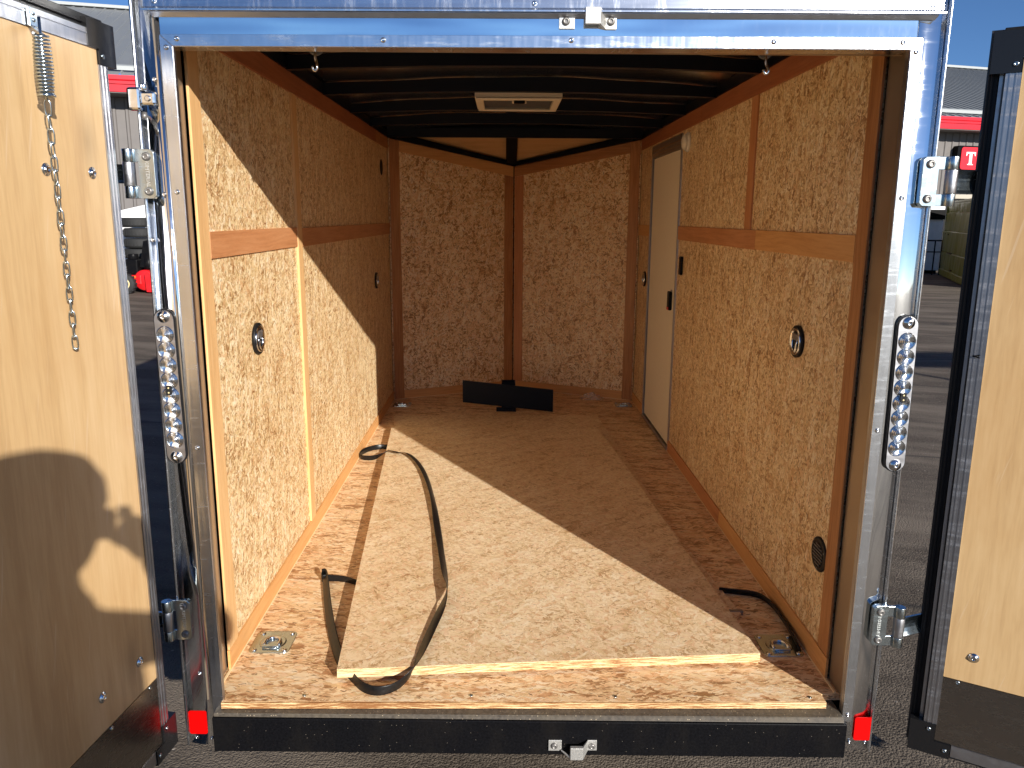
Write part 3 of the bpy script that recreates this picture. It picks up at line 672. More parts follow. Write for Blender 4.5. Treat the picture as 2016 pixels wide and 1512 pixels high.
for i in range(nl_):
    cc = c0 + dn * step * (i + .5); a = (R(20) if i % 2 else R(105)) + rnd.uniform(-.25, .25)
    sd_ = (dl * math.cos(a) + nl * math.sin(a)); sd_ = (sd_ - dn * sd_.dot(dn)).normalized(); hl = step * .62; wd = .0058
    loop = []
    for k in range(14):
        tt = 2 * math.pi * k / 14; loop.append(cc + dn * (hl * math.copysign(abs(math.cos(tt)) ** .7, math.cos(tt))) + sd_ * (wd * math.copysign(abs(math.sin(tt)) ** .8, math.sin(tt))))
    ch.tube(loop, .0016, 6, True)
    ch.tube([cc + dn * (hl - .003) + sd_ * wd * math.cos(q) * .9 + dn.cross(sd_) * wd * math.sin(q) * .6 for q in [2 * math.pi * j / 8 for j in range(8)]], .0015, 5, True)
ch.build('chain', M['zinc'], DL)
boltR(.128, .198, .013)
# hinge straps from knuckle to door
def strap_arm(root, a, b_, z, h2):
    a = Vector(a); b_ = Vector(b_); d = (b_ - a).normalized(); nn = Vector((-d.y, d.x, 0)) * .003
    mb = MB(); k = 6
    for i in range(k):
        z0, z1 = z - h2 + 2 * h2 * i / k, z - h2 + 2 * h2 * (i + 1) / k
        of = lambda zz: Vector((0, .010 * (1 - ((zz - z) / h2) ** 2), 0))
        V = lambda p_, zz, s_: Vector((p_.x, p_.y, zz)) + nn * s_ + of(zz)
        mb.hexa([V(a, z0, -1), V(b_, z0, -1), V(b_, z1, -1), V(a, z1, -1)], [V(a, z0, 1), V(b_, z0, 1), V(b_, z1, 1), V(a, z1, 1)])
    mb.build('hinge_strap', M['zinc'], root)
for z in (1.398, .250):
    strap_arm(DR, (.992, -.030), (1.112, .012), z - .001, .027)
for z in (1.405, .248):
    strap_arm(DL, (-.968, .006), (-1.022, .012), z, .022)

# ---- side door in the right wall
sdr = MB(); xa, xb = HW - .004, HW + .02
fr_ = MB()
fr_.box(.868, .890, SD0, SD0 + .022, .001, SDT).box(.868, .890, SD1 - .03, SD1, .001, SDT).box(.868, .890, SD0 + .0222, SD1 - .0302, 1.672, SDT).box(.862, .890, SD0 + .0222, SD1 - .0302, .001, .020)
sd_root = empty('side_door', (HW, (SD0 + SD1) / 2, 0), T)
fr_.build('door_frame', M['dull'], sd_root, bevel=.001)
MB().box(.866, .868, SD0 + .03, SD1 - .03, 1.690, 1.694).box(.866, .868, SD0 + .03, SD1 - .03, 1.712, 1.718).build('frame_ridge', M['bronze'], sd_root)
MB().box(.8785, .8905, SD0 + .023, SD1 - .0305, .0205, 1.6715).build('door_seal', M['hub'], sd_root)
MB().box(.872, .878, SD0 + .024, SD1 - .062, .030, 1.669).build('door_leaf', M['almond'], sd_root, bevel=.002)
ltc = MB().box(.852, .8718, 2.482, 2.535, .800, .905).build('latch', M['black'], sd_root, bevel=.006)
MB().box(.8505, .8522, 2.487, 2.53, .802, .818).build('latch_button', M['redpaint'], ltc)
MB().cyl((.87, 2.50, .908), (.866, 2.50, .912), .006).build('latch_screw', M['dull'], ltc)

# ---- wall fittings
def dring_wall(x, y, z, r=.052):
    sx = 1 if x > 0 else -1
    rt = MB().lathe((x - sx * -.0, y, z), (-sx, 0, 0), [(r, -.001), (r, .009), (r * .93, .012), (r * .80, .010)], 32).build('wall_tie_ring', M['rubber'], T)
    MB().lathe((x, y, z), (-sx, 0, 0), [(r * .83, .002), (r * .83, .0135), (r * .74, .0145), (r * .64, .006), (r * .2, .0045)], 32).build('ring_cup', M['chrome'], rt)
    pts = [(x - sx * .013, y + r * .38 * math.cos(a), z - .006 + r * .52 * math.sin(a)) for a in [math.pi + math.pi * i / 12 for i in range(13)]]
    pts = [(x - sx * .010, y - r * .38, z + r * .18)] + pts + [(x - sx * .010, y + r * .38, z + r * .18)]
    MB().tube(pts, .0042, 8).build('ring', M['chrome'], rt)
    MB().box(min(x - sx * .005, x - sx * .014), max(x - sx * .005, x - sx * .014), y - r * .5, y + r * .5, z + r * .08, z + r * .5).build('ring_clamp', M['steelgrey'], rt, bevel=.003)
dring_wall(-.875, .617, .917); dring_wall(-.875, 3.064, .914, .050)
dring_wall(.875, .555, .925); dring_wall(.875, 3.388, .908, .050)
MB().lathe((-.8745, 3.404, 1.621), (1, 0, 0), [(.050, 0), (.050, .003), (.046, .0045), (.044, .001)], 28).build('wiring_hole', M['hub'], T)
vn = MB().lathe((.8745, .248, .332), (-1, 0, 0), [(.053, 0), (.053, .003), (.049, .006), (.037, .0065), (.036, .003)], 36).build('wall_vent', M['rubber'], T)
sl = MB()
for k in range(7):
    dz = -.030 + .010 * k; hw = math.sqrt(max(0, .034 ** 2 - dz ** 2))
    sl.hexa([(.8705, .248 - hw, .332 + dz - .0028), (.8705, .248 + hw, .332 + dz - .0028), (.868, .248 + hw, .332 + dz + .0028), (.868, .248 - hw, .332 + dz + .0028)],
            [(.8685, .248 - hw, .332 + dz - .0040), (.8685, .248 + hw, .332 + dz - .0040), (.866, .248 + hw, .332 + dz + .0016), (.866, .248 - hw, .332 + dz + .0016)])
sl.build('vent_slats', M['steelgrey'], vn)
for dy, dz in ((-.040, .018), (.040, .018), (0, -.044)): MB().dome((.8685, .248 + dy, .332 + dz), (-1, 0, 0), .003, .0015).build('screw', M['steelgrey'], vn)
MB().box(.860, .8748, 2.262, 2.312, 1.012, 1.110).build('light_switch', M['black'], T, bevel=.007)
dm = MB().lathe((.8748, 2.275, 1.690), (-1, 0, 0), [(.050, 0), (.050, .008), (.044, .016)], 30).build('dome_light', M['white'], T)
MB().lathe((.8748, 2.275, 1.690), (-1, 0, 0), [(.041, .016), (.037, .026), (.028, .033), (.012, .037)], 30).build('dome_lens', M['white'], dm)

# ---- roof vent
vt = empty('roof_vent', (-.003, 1.99, 1.80), T)
X0, X1, Y0, Y1 = -.200, .185, 1.785, 2.20
vf = MB()
def rect_ring(mb, z0, z1, a, b_):   # outer rect a=(x0,x1,y0,y1) inner rect b
    o = [(a[0], a[2]), (a[1], a[2]), (a[1], a[3]), (a[0], a[3])]; i_ = [(b_[0], b_[2]), (b_[1], b_[2]), (b_[1], b_[3]), (b_[0], b_[3])]
    vs = [(x, y, z0) for x, y in o] + [(x, y, z0) for x, y in i_] + [(x, y, z1) for x, y in o] + [(x, y, z1) for x, y in i_]
    fs = []
    for k in range(4):
        k2 = (k + 1) % 4
        fs += [(k, k2, 4 + k2, 4 + k), (8 + k, 12 + k, 12 + k2, 8 + k2), (k, 8 + k, 8 + k2, k2), (4 + k, 4 + k2, 12 + k2, 12 + k)]
    mb.add(vs, fs)
rect_ring(vf, 1.824, 1.834, (X0, X1, Y0, Y1), (X0 + .034, X1 - .034, Y0 + .045, Y1 - .03))
vf.build('vent_trim', M['vent'], vt, bevel=.004)
vb = MB(); rect_ring(vb, 1.8345, 1.91, (X0 - .004, X1 + .004, Y0 + .004, Y1 - .004), (X0 + .030, X1 - .030, Y0 + .035, Y1 - .02)); vb.build('vent_sleeve', M['vent'], vt)
MB().box(X0 + .034, X1 - .034, Y0 + .045, Y1 - .03, 1.838, 1.840).build('vent_screen', M['screen'], vt)
MB().cyl((-.003, Y0 + .10, 1.822), (-.003, Y0 + .10, 1.8375), .034, 20).build('vent_crank', M['vent'], vt)
MB().box(-.028, .022, Y0 + .028, Y0 + .055, 1.811, 1.8235).build('vent_knob', M['black'], vt, bevel=.003)
for dx in (-.13, .10): MB().dome((dx, Y0 + .36, 1.8238), (0, 0, -1), .006, .003).build('vent_clip', M['vent'], vt)

# ---- header hooks
for x in (-.528, .566):
    pl = MB().lathe((x, .106, 1.712), (0, -1, 0), [(.021, 0), (.021, .002), (.018, .003)], 20).build('hook_plate', M['steelgrey'], T)
    pts = [(x, .098 - .004 * math.sin(i / 3), 1.707 - .0045 * i) for i in range(6)]
    pts += [(x + .004 * math.sin(a), .094 - .010 * (1 - math.cos(a)) * .5, 1.680 - .012 * a / 1.6) for a in (.4, .8, 1.2, 1.6)]
    pts += [(x + .006 * math.cos(a), .086 - .008 * math.sin(a) * 0, 1.664 - .010 * math.sin(a)) for a in [i * math.pi / 6 for i in range(7)]]
    MB().tube(pts, .0034, 8).build('hook', M['chrome'], pl)

# ---- recessed floor tie-down rings
def dring_floor(x, y, s=1.0, rot=0):
    a = .062 * s; b2 = .064 * s; r_ = .018 * s; poly = []
    for cx_, cy_, a0 in ((a - r_, b2 - r_, 0), (-a + r_, b2 - r_, 90), (-a + r_, -b2 + r_, 180), (a - r_, -b2 + r_, 270)):
        poly += [(x + cx_ + r_ * math.cos(R(a0 + 15 * i)), y + cy_ + r_ * math.sin(R(a0 + 15 * i))) for i in range(7)]
    rt = MB().prism(poly, zp, .0004, .0035).build('floor_tie_ring', M['zinc'], T, bevel=.0012)
    MB().lathe((x, y - .004, .0036), EZ, [(.041 * s, 0), (.039 * s, .0022), (.035 * s, .0018), (.030 * s, .0006), (.004, .0003)], 30).build('ring_dish', M['zinc'], rt)
    pts = [(x + .023 * s * math.cos(t_), y - .008 + .026 * s * math.sin(t_), .0085) for t_ in [math.pi * i / 12 for i in range(13)]]
    pts = [(x + .023 * s, y - .030 * s, .0085)] + pts + [(x - .023 * s, y - .030 * s, .0085)]
    MB().tube(pts, .0052 * s, 8).build('ring', M['chrome'], rt)
    MB().box(x - .026 * s, x + .026 * s, y - .040 * s, y - .028 * s, .0037, .012).build('ring_clamp', M['zinc'], rt, bevel=.003)
    for dx in (-1, 1):
        for dy in (-1, 1): MB().lathe((x + dx * .046 * s, y + dy * .049 * s, .0036), EZ, [(.0085 * s, 0), (.007 * s, .003), (.003 * s, .0045), (.002 * s, .003)], 14).build('bolt', M['chrome'], rt)
dring_floor(-.787, .320); dring_floor(.795, .302); dring_floor(-.789, 3.53); dring_floor(.785, 3.55)

# ------------------------------------------------------------------ loose things inside
def sheet(poly, z0, z1, label, grain):
    o = empty('strand_board_sheet', (sum(p[0] for p in poly) / len(poly), sum(p[1] for p in poly) / len(poly), z0))
    tag(o, label, 'board sheet', 'loose strand boards on the trailer floor')
    MB().prism(poly, zp, z1 - .0012, z1).build('face', M['osb_sheet'], o, grain=grain)
    MB().prism([(x, y) for x, y in poly], zp, z0, z1 - .0013).build('core', M['osb_edge'], o, grain=(1, .07, 0))
sheet([(-.500, .50), (.698, .197), (.706, .462), (.730, .486), (.654, 1.188), (.556, 3.20), (-.80, 3.17), (-.755, 2.88), (-.645, 1.345)], .0005, .0125, 'lower loose strand board whose right edge peeks out from under the top sheet', (.6, 1, 0))
sheet([(-.543, .105), (.70, .192), (.639, .999), (.548, 2.317), (.500, 2.86), (-.757, 2.76), (-.645, 1.341)], .0130, .0405, 'topmost loose strand board lying crosswise in sun and shade on the floor', (.9, 1, 0))

def ribbon(path, width, th, name, mat_, label, cat):
    # smooth by Catmull-Rom
    P_ = [(Vector(p[:3]), p[3]) for p in path]; out = []
    for i in range(len(P_) - 1):
        p0 = P_[max(i - 1, 0)]; p1 = P_[i]; p2 = P_[i + 1]; p3 = P_[min(i + 2, len(P_) - 1)]
        for k in range(5):
            t_ = k / 5
            q = lambda a, b_, c, d: .5 * ((2 * b_) + (c - a) * t_ + (2 * a - 5 * b_ + 4 * c - d) * t_ ** 2 + (3 * b_ - a - 3 * c + d) * t_ ** 3)
            out.append((Vector([q(p0[0][j], p1[0][j], p2[0][j], p3[0][j]) for j in range(3)]), q(p0[1], p1[1], p2[1], p3[1])))
    out.append(P_[-1]); n_ = len(out); mb = MB(); vs = []
    for i, (c, tl) in enumerate(out):
        t_ = (out[min(i + 1, n_ - 1)][0] - out[max(i - 1, 0)][0]).normalized(); side = t_.cross(Vector((0, 0, 1))).normalized(); up = side.cross(t_)
        wv = side * math.cos(R(tl)) + up * math.sin(R(tl)); nv = t_.cross(wv)
        # shallow channel profile so light catches its edges
        prof = [(-1, 0), (-.8, .5), (0, .25), (.8, .5), (1, 0), (.8, -.5), (0, -.9), (-.8, -.5)]
        for a, b_ in prof: vs.append(c + wv * a * width / 2 + nv * b_ * th)
    k = 8
    fs = [(i * k + j, i * k + (j + 1) % k, (i + 1) * k + (j + 1) % k, (i + 1) * k + j) for i in range(n_ - 1) for j in range(k)] + [tuple(range(k))[::-1], tuple((n_ - 1) * k + j for j in range(k))]
    mb.add(vs, fs, True)
    o = mb.build(name, M[mat_]); tag(o, label, cat); return o
STRAP = [(-0.695,2.398,0.012,85),(-0.756,2.438,0.012,80),(-0.813,2.413,0.013,85),(-0.852,2.353,0.013,88),(-0.866,2.275,0.013,88),(-0.841,2.228,0.013,80),(-0.780,2.212,0.018,70),(-0.734,2.223,0.035,40),(-0.697,2.234,0.052,20),(-0.639,2.197,0.052,12),(-0.586,2.172,0.054,20),(-0.519,2.033,0.050,20),(-0.454,1.805,0.049,28),(-0.390,1.479,0.050,40),(-0.346,1.173,0.047,15),(-0.309,0.914,0.050,32),(-0.276,0.679,0.055,45),(-0.262,0.557,0.062,100),(-0.271,0.435,0.057,158),(-0.290,0.311,0.053,166),(-0.307,0.195,0.052,158),(-0.320,0.123,0.045,132),(-0.346,0.088,0.020,100),(-0.379,0.054,0.013,95),(-0.419,0.040,0.013,85),(-0.459,0.057,0.013,80),(-0.494,0.100,0.011,75),(-0.524,0.150,0.010,55),(-0.561,0.220,0.012,35),(-0.611,0.358,0.014,35),(-0.665,0.540,0.016,38),(-0.720,0.749,0.020,50),(-0.734,0.779,0.018,85),(-0.731,0.745,0.014,90),(-0.706,0.749,0.010,90),(-0.648,0.741,0.010,85),(-0.592,0.709,0.010,80)]
ribbon(STRAP, .031, .0022, 'rubber_strip', 'strap', 'long black rubber strip looped and twisted over the loose boards', 'strip')
STRAP2 = [(0.702,0.660,0.012,60),(0.761,0.645,0.012,60),(0.826,0.622,0.012,65),(0.852,0.567,0.012,70),(0.858,0.489,0.012,70),(0.857,0.398,0.012,70),(0.852,0.325,0.012,70),(0.845,0.265,0.011,65)]
ribbon(STRAP2, .030, .0060, 'rubber_strip', 'strap', 'short black rubber strip curving beside the floor ring by the shaded wall', 'strip')

# black steel bracket leaning in the nose
bk = empty('steel_bracket', (-.04, 3.36, 0)); tag(bk, 'matt black steel plate bracket with a box socket lying in the nose', 'bracket')
MB().hexa([(-.351, 3.362, .060), (.268, 3.322, .004), (.268, 3.322, .158), (-.351, 3.362, .214)], [(-.351, 3.372, .060), (.268, 3.332, .004), (.268, 3.332, .158), (-.351, 3.372, .214)]).build('plate', M['bow'], bk, bevel=.001)
def tb(x0, x1, y0, y1, z0, z1, t_=.004):
    mb = MB(); mb.box(x0, x1, y0, y0 + t_, z0, z1).box(x0, x1, y1 - t_, y1, z0, z1).box(x0, x0 + t_, y0 + t_ + .0001, y1 - t_ - .0001, z0, z1).box(x1 - t_, x1, y0 + t_ + .0001, y1 - t_ - .0001, z0, z1); return mb
tb(-.085, .010, 3.37, 3.47, .003, .196).build('socket', M['bow'], bk, bevel=.001)
MB().box(-.12, .015, 3.338, 3.352, .001, .030).build('foot', M['bow'], bk)

# crumpled clear film in the nose corner
fm = MB(); k = 12; vs = []
for j in range(k):
    for i in range(k):
        a, b_ = i / (k - 1), j / (k - 1); hgt = math.sin(math.pi * a) * math.sin(math.pi * b_)
        vs.append((.50 + .16 * a + rnd.uniform(-.008, .008), 3.68 + .14 * b_ + rnd.uniform(-.008, .008), .003 + hgt * (.035 + rnd.uniform(-.012, .018))))
fm.add(vs, [(j * k + i, j * k + i + 1, (j + 1) * k + i + 1, (j + 1) * k + i) for j in range(k - 1) for i in range(k - 1)])
tag(fm.build('plastic_film', M['film']), 'small crumpled piece of clear plastic film by the nose baseboard', 'plastic film')
tag(MB().box(.690, .742, .497, .513, .0008, .014).build('metal_offcut', M['steelgrey'], bevel=.002), 'short grey metal offcut poking out from under the loose boards', 'metal offcut')

# small fly on the right door
fy = MB(); fc = XR(.045, .0075, .985)
fy.tube([fc - dr_ * .006, fc - dr_ * .002, fc + dr_ * .002, fc + dr_ * .007], [.0012, .0024, .0026, .0012], 8)
for s_ in (-1, 1): fy.hexa([fc, fc + dr_ * .006 + Vector((0, 0, s_ * .001)), fc + dr_ * .012 + Vector((0, 0, s_ * .004)), fc + dr_ * .004 + Vector((0, 0, s_ * .004))], [q + nr_ * .0006 for q in (fc, fc + dr_ * .006 + Vector((0, 0, s_ * .001)), fc + dr_ * .012 + Vector((0, 0, s_ * .004)), fc + dr_ * .004 + Vector((0, 0, s_ * .004)))])
tag(fy.build('fly', M['black']), 'tiny dark fly resting on the aluminium edge of the right-hand door', 'fly')

# ------------------------------------------------------------------ background building
bd = unit((25.1, 7.0, 0)); bn = Vector((-bd.y, bd.x, 0)); bP = Vector((-9.5, 19.5, 0))
def BX(s, t_, z): return bP + bd * s + bn * t_ + Vector((0, 0, z))
S0, S1, EAVE, DEP, RISE = -32, 62, 4.62, 10.5, 3.65
BL = empty('metal_building', BX(15, 0, ZG)); tag(BL, 'long dark grey ribbed metal building with red fascia and pitched grey roof', 'building')
wb = MB(BX); s = S0; vs = []; prof = [(0, 0), (.20, 0), (.225, -.03), (.275, -.03), (.30, 0)]
pts = []
while s < S1:
    for a, b_ in prof[:-1]: pts.append((s + a, b_))
    s += .30
vs = [(a, b_, ZG) for a, b_ in pts] + [(a, b_, EAVE - .05) for a, b_ in pts]; n_ = len(pts)
wb.add(vs, [(i, i + 1, n_ + i + 1, n_ + i) for i in range(n_ - 1)])
wb.build('wall', M['wallmetal'], BL)
MB(BX).box(S0, S1, .05, 20, ZG, EAVE - .1).build('wall_core', M['wallmetal'], BL)
rf = MB(BX); pts = []; s = S0 - .8
while s < S1 + .8:
    for a, b_ in ((0, 0), (.26, 0), (.28, .035), (.31, .035), (.33, 0)): pts.append((s + a, b_))
    s += .34
OV = .85
n_ = len(pts)
vs = [(a, -OV, EAVE + .02 + b_) for a, b_ in pts] + [(a, DEP, EAVE + .02 + RISE * (DEP + OV) / DEP + b_) for a, b_ in pts]
rf.add(vs, [(i, i + 1, n_ + i + 1, n_ + i) for i in range(n_ - 1)])
roof_b = rf.build('roof', M['roofmetal'], BL, grain=bn)
MB(BX).box(S0 - .8, S1 + .8, DEP - .25, DEP + .25, EAVE + RISE * (DEP + OV) / DEP, EAVE + .10 + RISE * (DEP + OV) / DEP).build('ridge_cap', M['gutter'], roof_b)
MB(BX).hexa([(S0 - .8, -OV + .34, EAVE + .165 + .02), (S1 + .8, -OV + .34, EAVE + .185), (S1 + .8, -OV + .46, EAVE + .235), (S0 - .8, -OV + .46, EAVE + .235)],
            [(S0 - .8, -OV + .34, EAVE + .285), (S1 + .8, -OV + .34, EAVE + .285), (S1 + .8, -OV + .46, EAVE + .335), (S0 - .8, -OV + .46, EAVE + .335)]).build('snow_rail', M['gutter'], roof_b)
MB(BX).prism([(0, 0), (-.05, .0), (-.05, -.10), (-.02, -.13), (-.02, -.20), (0, -.20)], lambda a, b_, h: (h, -OV + a, EAVE + .01 + b_), S0 - .8, S1 + .8).build('fascia', M['fascia'], BL)
MB(BX).prism([(0, 0), (-.025, .0), (-.025, -.17), (0, -.17)], lambda a, b_, h: (h, -OV + .01 + a, EAVE - .205 + b_), S0 - .8, S1 + .8).build('fascia_board', M['fascia'], BL)
MB(BX).box(S0 - .8, S1 + .8, -OV + .015, .0, EAVE - .40, EAVE - .36).build('soffit', M['wallmetal'], BL)
# tan sill and dark doorway on the right
MB(BX).box(23.6, 30.0, -.12, -.031, 2.02, 2.16).build('door_sill', M['tan'], BL)
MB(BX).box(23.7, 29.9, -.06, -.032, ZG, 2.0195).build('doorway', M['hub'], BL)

# shop sign, letters built as shapes
SG = empty('shop_sign', BX(25.9 + 1.35, -.2, 2.9)); tag(SG, 'red shop sign with white serif lettering in a black frame on the grey building', 'sign')
s0 = 25.86; s1 = s0 + 3.0; z0, z1 = 2.93, 3.79
def rrect(x0, x1, za, zb, r, k=5):
    o = []
    for cx_, cz_, a0 in ((x1 - r, zb - r, 0), (x0 + r, zb - r, 90), (x0 + r, za + r, 180), (x1 - r, za + r, 270)):
        o += [(cx_ + r * math.cos(R(a0 + 90 * i / k)), cz_ + r * math.sin(R(a0 + 90 * i / k))) for i in range(k + 1)]
    return o
fnb = lambda a, b_, h: (a, h, b_)
MB(BX).prism(rrect(s0, s1, z0, z1, .08), fnb, -.26, -.032).build('sign_frame', M['black'], SG)
MB(BX).prism(rrect(s0 + .14, s1 - .14, z0 + .07, z1 - .05, .10), fnb, -.29, -.2605).build('sign_panel', M['signred'], SG)
lz, lh = z0 + .22, .43
lt = MB(BX)
def T_(x, w_=.40):
    lt.prism([(x, lz + lh), (x + w_, lz + lh), (x + w_, lz + lh - .13), (x + w_ - .03, lz + lh - .13), (x + w_ - .06, lz + lh - .05), (x + w_ / 2 + .06, lz + lh - .05), (x + w_ / 2 + .06, lz + .04), (x + w_ / 2 + .12, lz + .025),
              (x + w_ / 2 + .12, lz), (x + w_ / 2 - .12, lz), (x + w_ / 2 - .12, lz + .025), (x + w_ / 2 - .06, lz + .04), (x + w_ / 2 - .06, lz + lh - .05), (x + .06, lz + lh - .05), (x + .03, lz + lh - .13), (x, lz + lh - .13)], fnb, -.302, -.2905)
def O_(x, w_=.46):
    k = 28
    for i in range(k):
        a0, a1 = 2 * math.pi * i / k, 2 * math.pi * (i + 1) / k
        P_ = lambda a, rx, rz: (x + w_ / 2 + rx * math.cos(a), lz + lh / 2 + rz * math.sin(a))
        lt.prism([P_(a0, w_ / 2, lh / 2), P_(a1, w_ / 2, lh / 2), P_(a1, w_ / 2 - .12, lh / 2 - .04), P_(a0, w_ / 2 - .12, lh / 2 - .04)], fnb, -.302, -.2905)
def R_(x):
    lt.prism([(x, lz), (x + .2, lz), (x + .2, lz + .03), (x + .16, lz + .04), (x + .16, lz + lh), (x, lz + lh), (x, lz + lh - .03), (x + .04, lz + lh - .04), (x + .04, lz + .04), (x, lz + .03)], fnb, -.302, -.2905)
    for i in range(12):
        a0, a1 = -math.pi / 2 + math.pi * i / 12, -math.pi / 2 + math.pi * (i + 1) / 12; cz_ = lz + lh - .115
        P_ = lambda a, rx, rz: (x + .22 + rx * math.cos(a), cz_ + rz * math.sin(a))
        lt.prism([P_(a0, .17, .115), P_(a1, .17, .115), P_(a1, .06, .07), P_(a0, .06, .07)], fnb, -.302, -.2905)
    lt.prism([(x + .1601, lz + lh), (x + .22, lz + lh), (x + .22, lz + lh - .045), (x + .1601, lz + lh - .045)], fnb, -.302, -.2905)
    lt.prism([(x + .1601, lz + lh - .23), (x + .22, lz + lh - .23), (x + .22, lz + lh - .185), (x + .1601, lz + lh - .185)], fnb, -.302, -.2905)
    lt.prism([(x + .20, lz + lh - .22), (x + .31, lz + lh - .22), (x + .44, lz), (x + .32, lz)], fnb, -.303, -.2906)
T_(s0 + .34); O_(s0 + .84); R_(s0 + 1.40); O_(s0 + 1.92)
lt.build('sign_letters', M['signwhite'], SG)

# olive dumpster
DU = empty('dumpster', (15.4, 22, ZG)); tag(DU, 'dented olive green steel dumpster with horizontal seams by the building', 'dumpster')
A_ = Vector((14.30, 24.35, 0)); B_ = Vector((12.35, 19.45, 0)); du = (B_ - A_).normalized(); dn_ = Vector((-du.y, du.x, 0)); dn_ = dn_ if dn_.x > 0 else -dn_
Lg = (B_ - A_).length
def DX(s_, o_, z_): return A_ + du * s_ + dn_ * (o_ + .05 * (z_ - ZG) * 0) + Vector((0, 0, z_))
zs = [(ZG + .04, 0), (ZG + .22, .0), (ZG + .24, .02), (ZG + .76, .0), (ZG + .79, .05), (ZG + .80, .02), (ZG + 1.42, .0), (ZG + 1.45, .05), (ZG + 1.46, .03), (ZG + 2.00, .03), (ZG + 2.02, .08), (ZG + 2.26, .04), (ZG + 2.30, .04)]
dm_ = MB(DX); k = 16
vs = []
for z_, o_ in zs:
    for i in range(k + 1):
        vs.append((Lg * i / k, o_ + .012 * math.sin(i * 2.1 + z_ * 5) + .01 * math.sin(i * .9 - z_ * 3), z_))
dm_.add(vs, [(j * (k + 1) + i, j * (k + 1) + i + 1, (j + 1) * (k + 1) + i + 1, (j + 1) * (k + 1) + i) for j in range(len(zs) - 1) for i in range(k)])
dm_.box(0, Lg, .09, 1.9, ZG + .05, ZG + 2.2).box(-.02, .0, .02, 1.9, ZG + .05, ZG + 2.29).box(Lg, Lg + .02, .02, 1.9, ZG + .05, ZG + 2.29)
dm_.build('bin', M['olive'], DU)
MB(DX).box(-.05, Lg + .05, .0, .11, ZG + 2.301, ZG + 2.37).build('rim', M['olive'], DU, bevel=.01)
rs = MB(DX)
for s_, z_, w_ in ((1.3, ZG + .785, .9), (.9, ZG + 1.35, .3), (2.2, ZG + .3, .35), (.4, ZG + 1.36, .15)): rs.box(s_, s_ + w_, -.004, .02, z_ - .025, z_ + .012)
rs.build('rust_patch', plain('rust', (.07, .035, .018), .8, nz=.4, nscale=12), DU)
MB(DX).box(.1, .35, .2, 1.7, ZG, ZG + .045).box(Lg - .4, Lg - .1, .2, 1.7, ZG, ZG + .045).build('skid', M['black'], DU)
# pale panel and rail left of the dumpster
PW = empty('white_crate', (14.25, 25.0, ZG)); tag(PW, 'white panelled crate standing left of the olive dumpster', 'crate')
MB().box(13.5, 14.62, 25.0, 25.7, ZG + .12, 2.0).build('crate_body', M['whitepaint'], PW)
MB().box(13.5, 14.62, 24.93, 24.99, 1.30, 1.62).build('crate_band', M['black'], PW)
MB().box(13.55, 13.7, 25.0, 25.7, ZG, ZG + .119).box(14.4, 14.55, 25.0, 25.7, ZG, ZG + .119).build('crate_foot', M['black'], PW)
RL = MB()
for x_ in (13.55, 13.85, 14.15, 14.38): RL.cyl((x_, 24.5, ZG), (x_, 24.5, .62), .022, 8)
RL.cyl((13.4, 24.5, .62), (14.42, 24.5, .62), .025, 8); RL.cyl((13.4, 24.5, .25), (14.42, 24.5, .25), .02, 8)
tag(RL.build('metal_railing', M['black']), 'thin black metal railing in front of the white crate', 'railing')

# left side: white ramp panel, tyre stacks, snow blower
WP = MB(); WP.hexa([(-10.3, 19.0, ZG + .3), (-8.4, 19.2, ZG + .3), (-8.4, 19.2, 1.78), (-10.3, 19.0, 1.33)], [(-10.3, 19.2, ZG + .3), (-8.4, 19.4, ZG + .3), (-8.4, 19.4, 1.78), (-10.3, 19.2, 1.33)])
WPe = empty('white_machine_cover', (-9.3, 19.2, ZG)); tag(WPe, 'white slanted metal panel standing behind the stacked tyres', 'panel')
WP.build('panel', M['whitepaint'], WPe, bevel=.02); MB().box(-10.2, -10.05, 19.02, 19.2, ZG, ZG + .299).box(-8.65, -8.5, 19.2, 19.38, ZG, ZG + .299).build('leg', M['black'], WPe)
def tyre_mesh():
    mb = MB(); mb.lathe((0, 0, 0), EZ, [(.20, .01), (.22, 0), (.34, .0), (.375, .03), (.385, .07), (.385, .16), (.375, .20), (.34, .23), (.22, .23), (.20, .22), (.19, .115), (.20, .01)], 36, caps=False)
    for k in range(30):
        a = 2 * math.pi * k / 30; c_, s_ = math.cos(a), math.sin(a); tx, ty = -s_ * .024, c_ * .024
        mb.hexa([(c_ * .38 - tx, s_ * .38 - ty, .05), (c_ * .392 - tx, s_ * .392 - ty, .05), (c_ * .392 + tx, s_ * .392 + ty, .05), (c_ * .38 + tx, s_ * .38 + ty, .05)],
                [(c_ * .38 - tx, s_ * .38 - ty, .18), (c_ * .392 - tx, s_ * .392 - ty, .18), (c_ * .392 + tx, s_ * .392 + ty, .18), (c_ * .38 + tx, s_ * .38 + ty, .18)])
    return mb
t0 = tyre_mesh().build('stacked_tyre', M['tyre'], origin=(0, 0, 0))
first = True; names = ['bottom', 'second', 'third', 'fourth', 'fifth', 'sixth', 'top']
for k in range(7):
    o = t0 if first else t0.copy()
    if not first: COL.objects.link(o)
    first = False
    o.location = (-9.12 + rnd.uniform(-.03, .03), 18.15 + rnd.uniform(-.03, .03), ZG + .006 + .249 * k); o.rotation_euler = (R(rnd.uniform(-.6, .6)), 0, rnd.uniform(0, 6))
    tag(o, ('black tyre, %s of the tall stack behind the red snow blower' % (names[k] if k in (0, 6) else names[k] + ' from the bottom')), 'tyre', 'tyres stacked by the grey building')
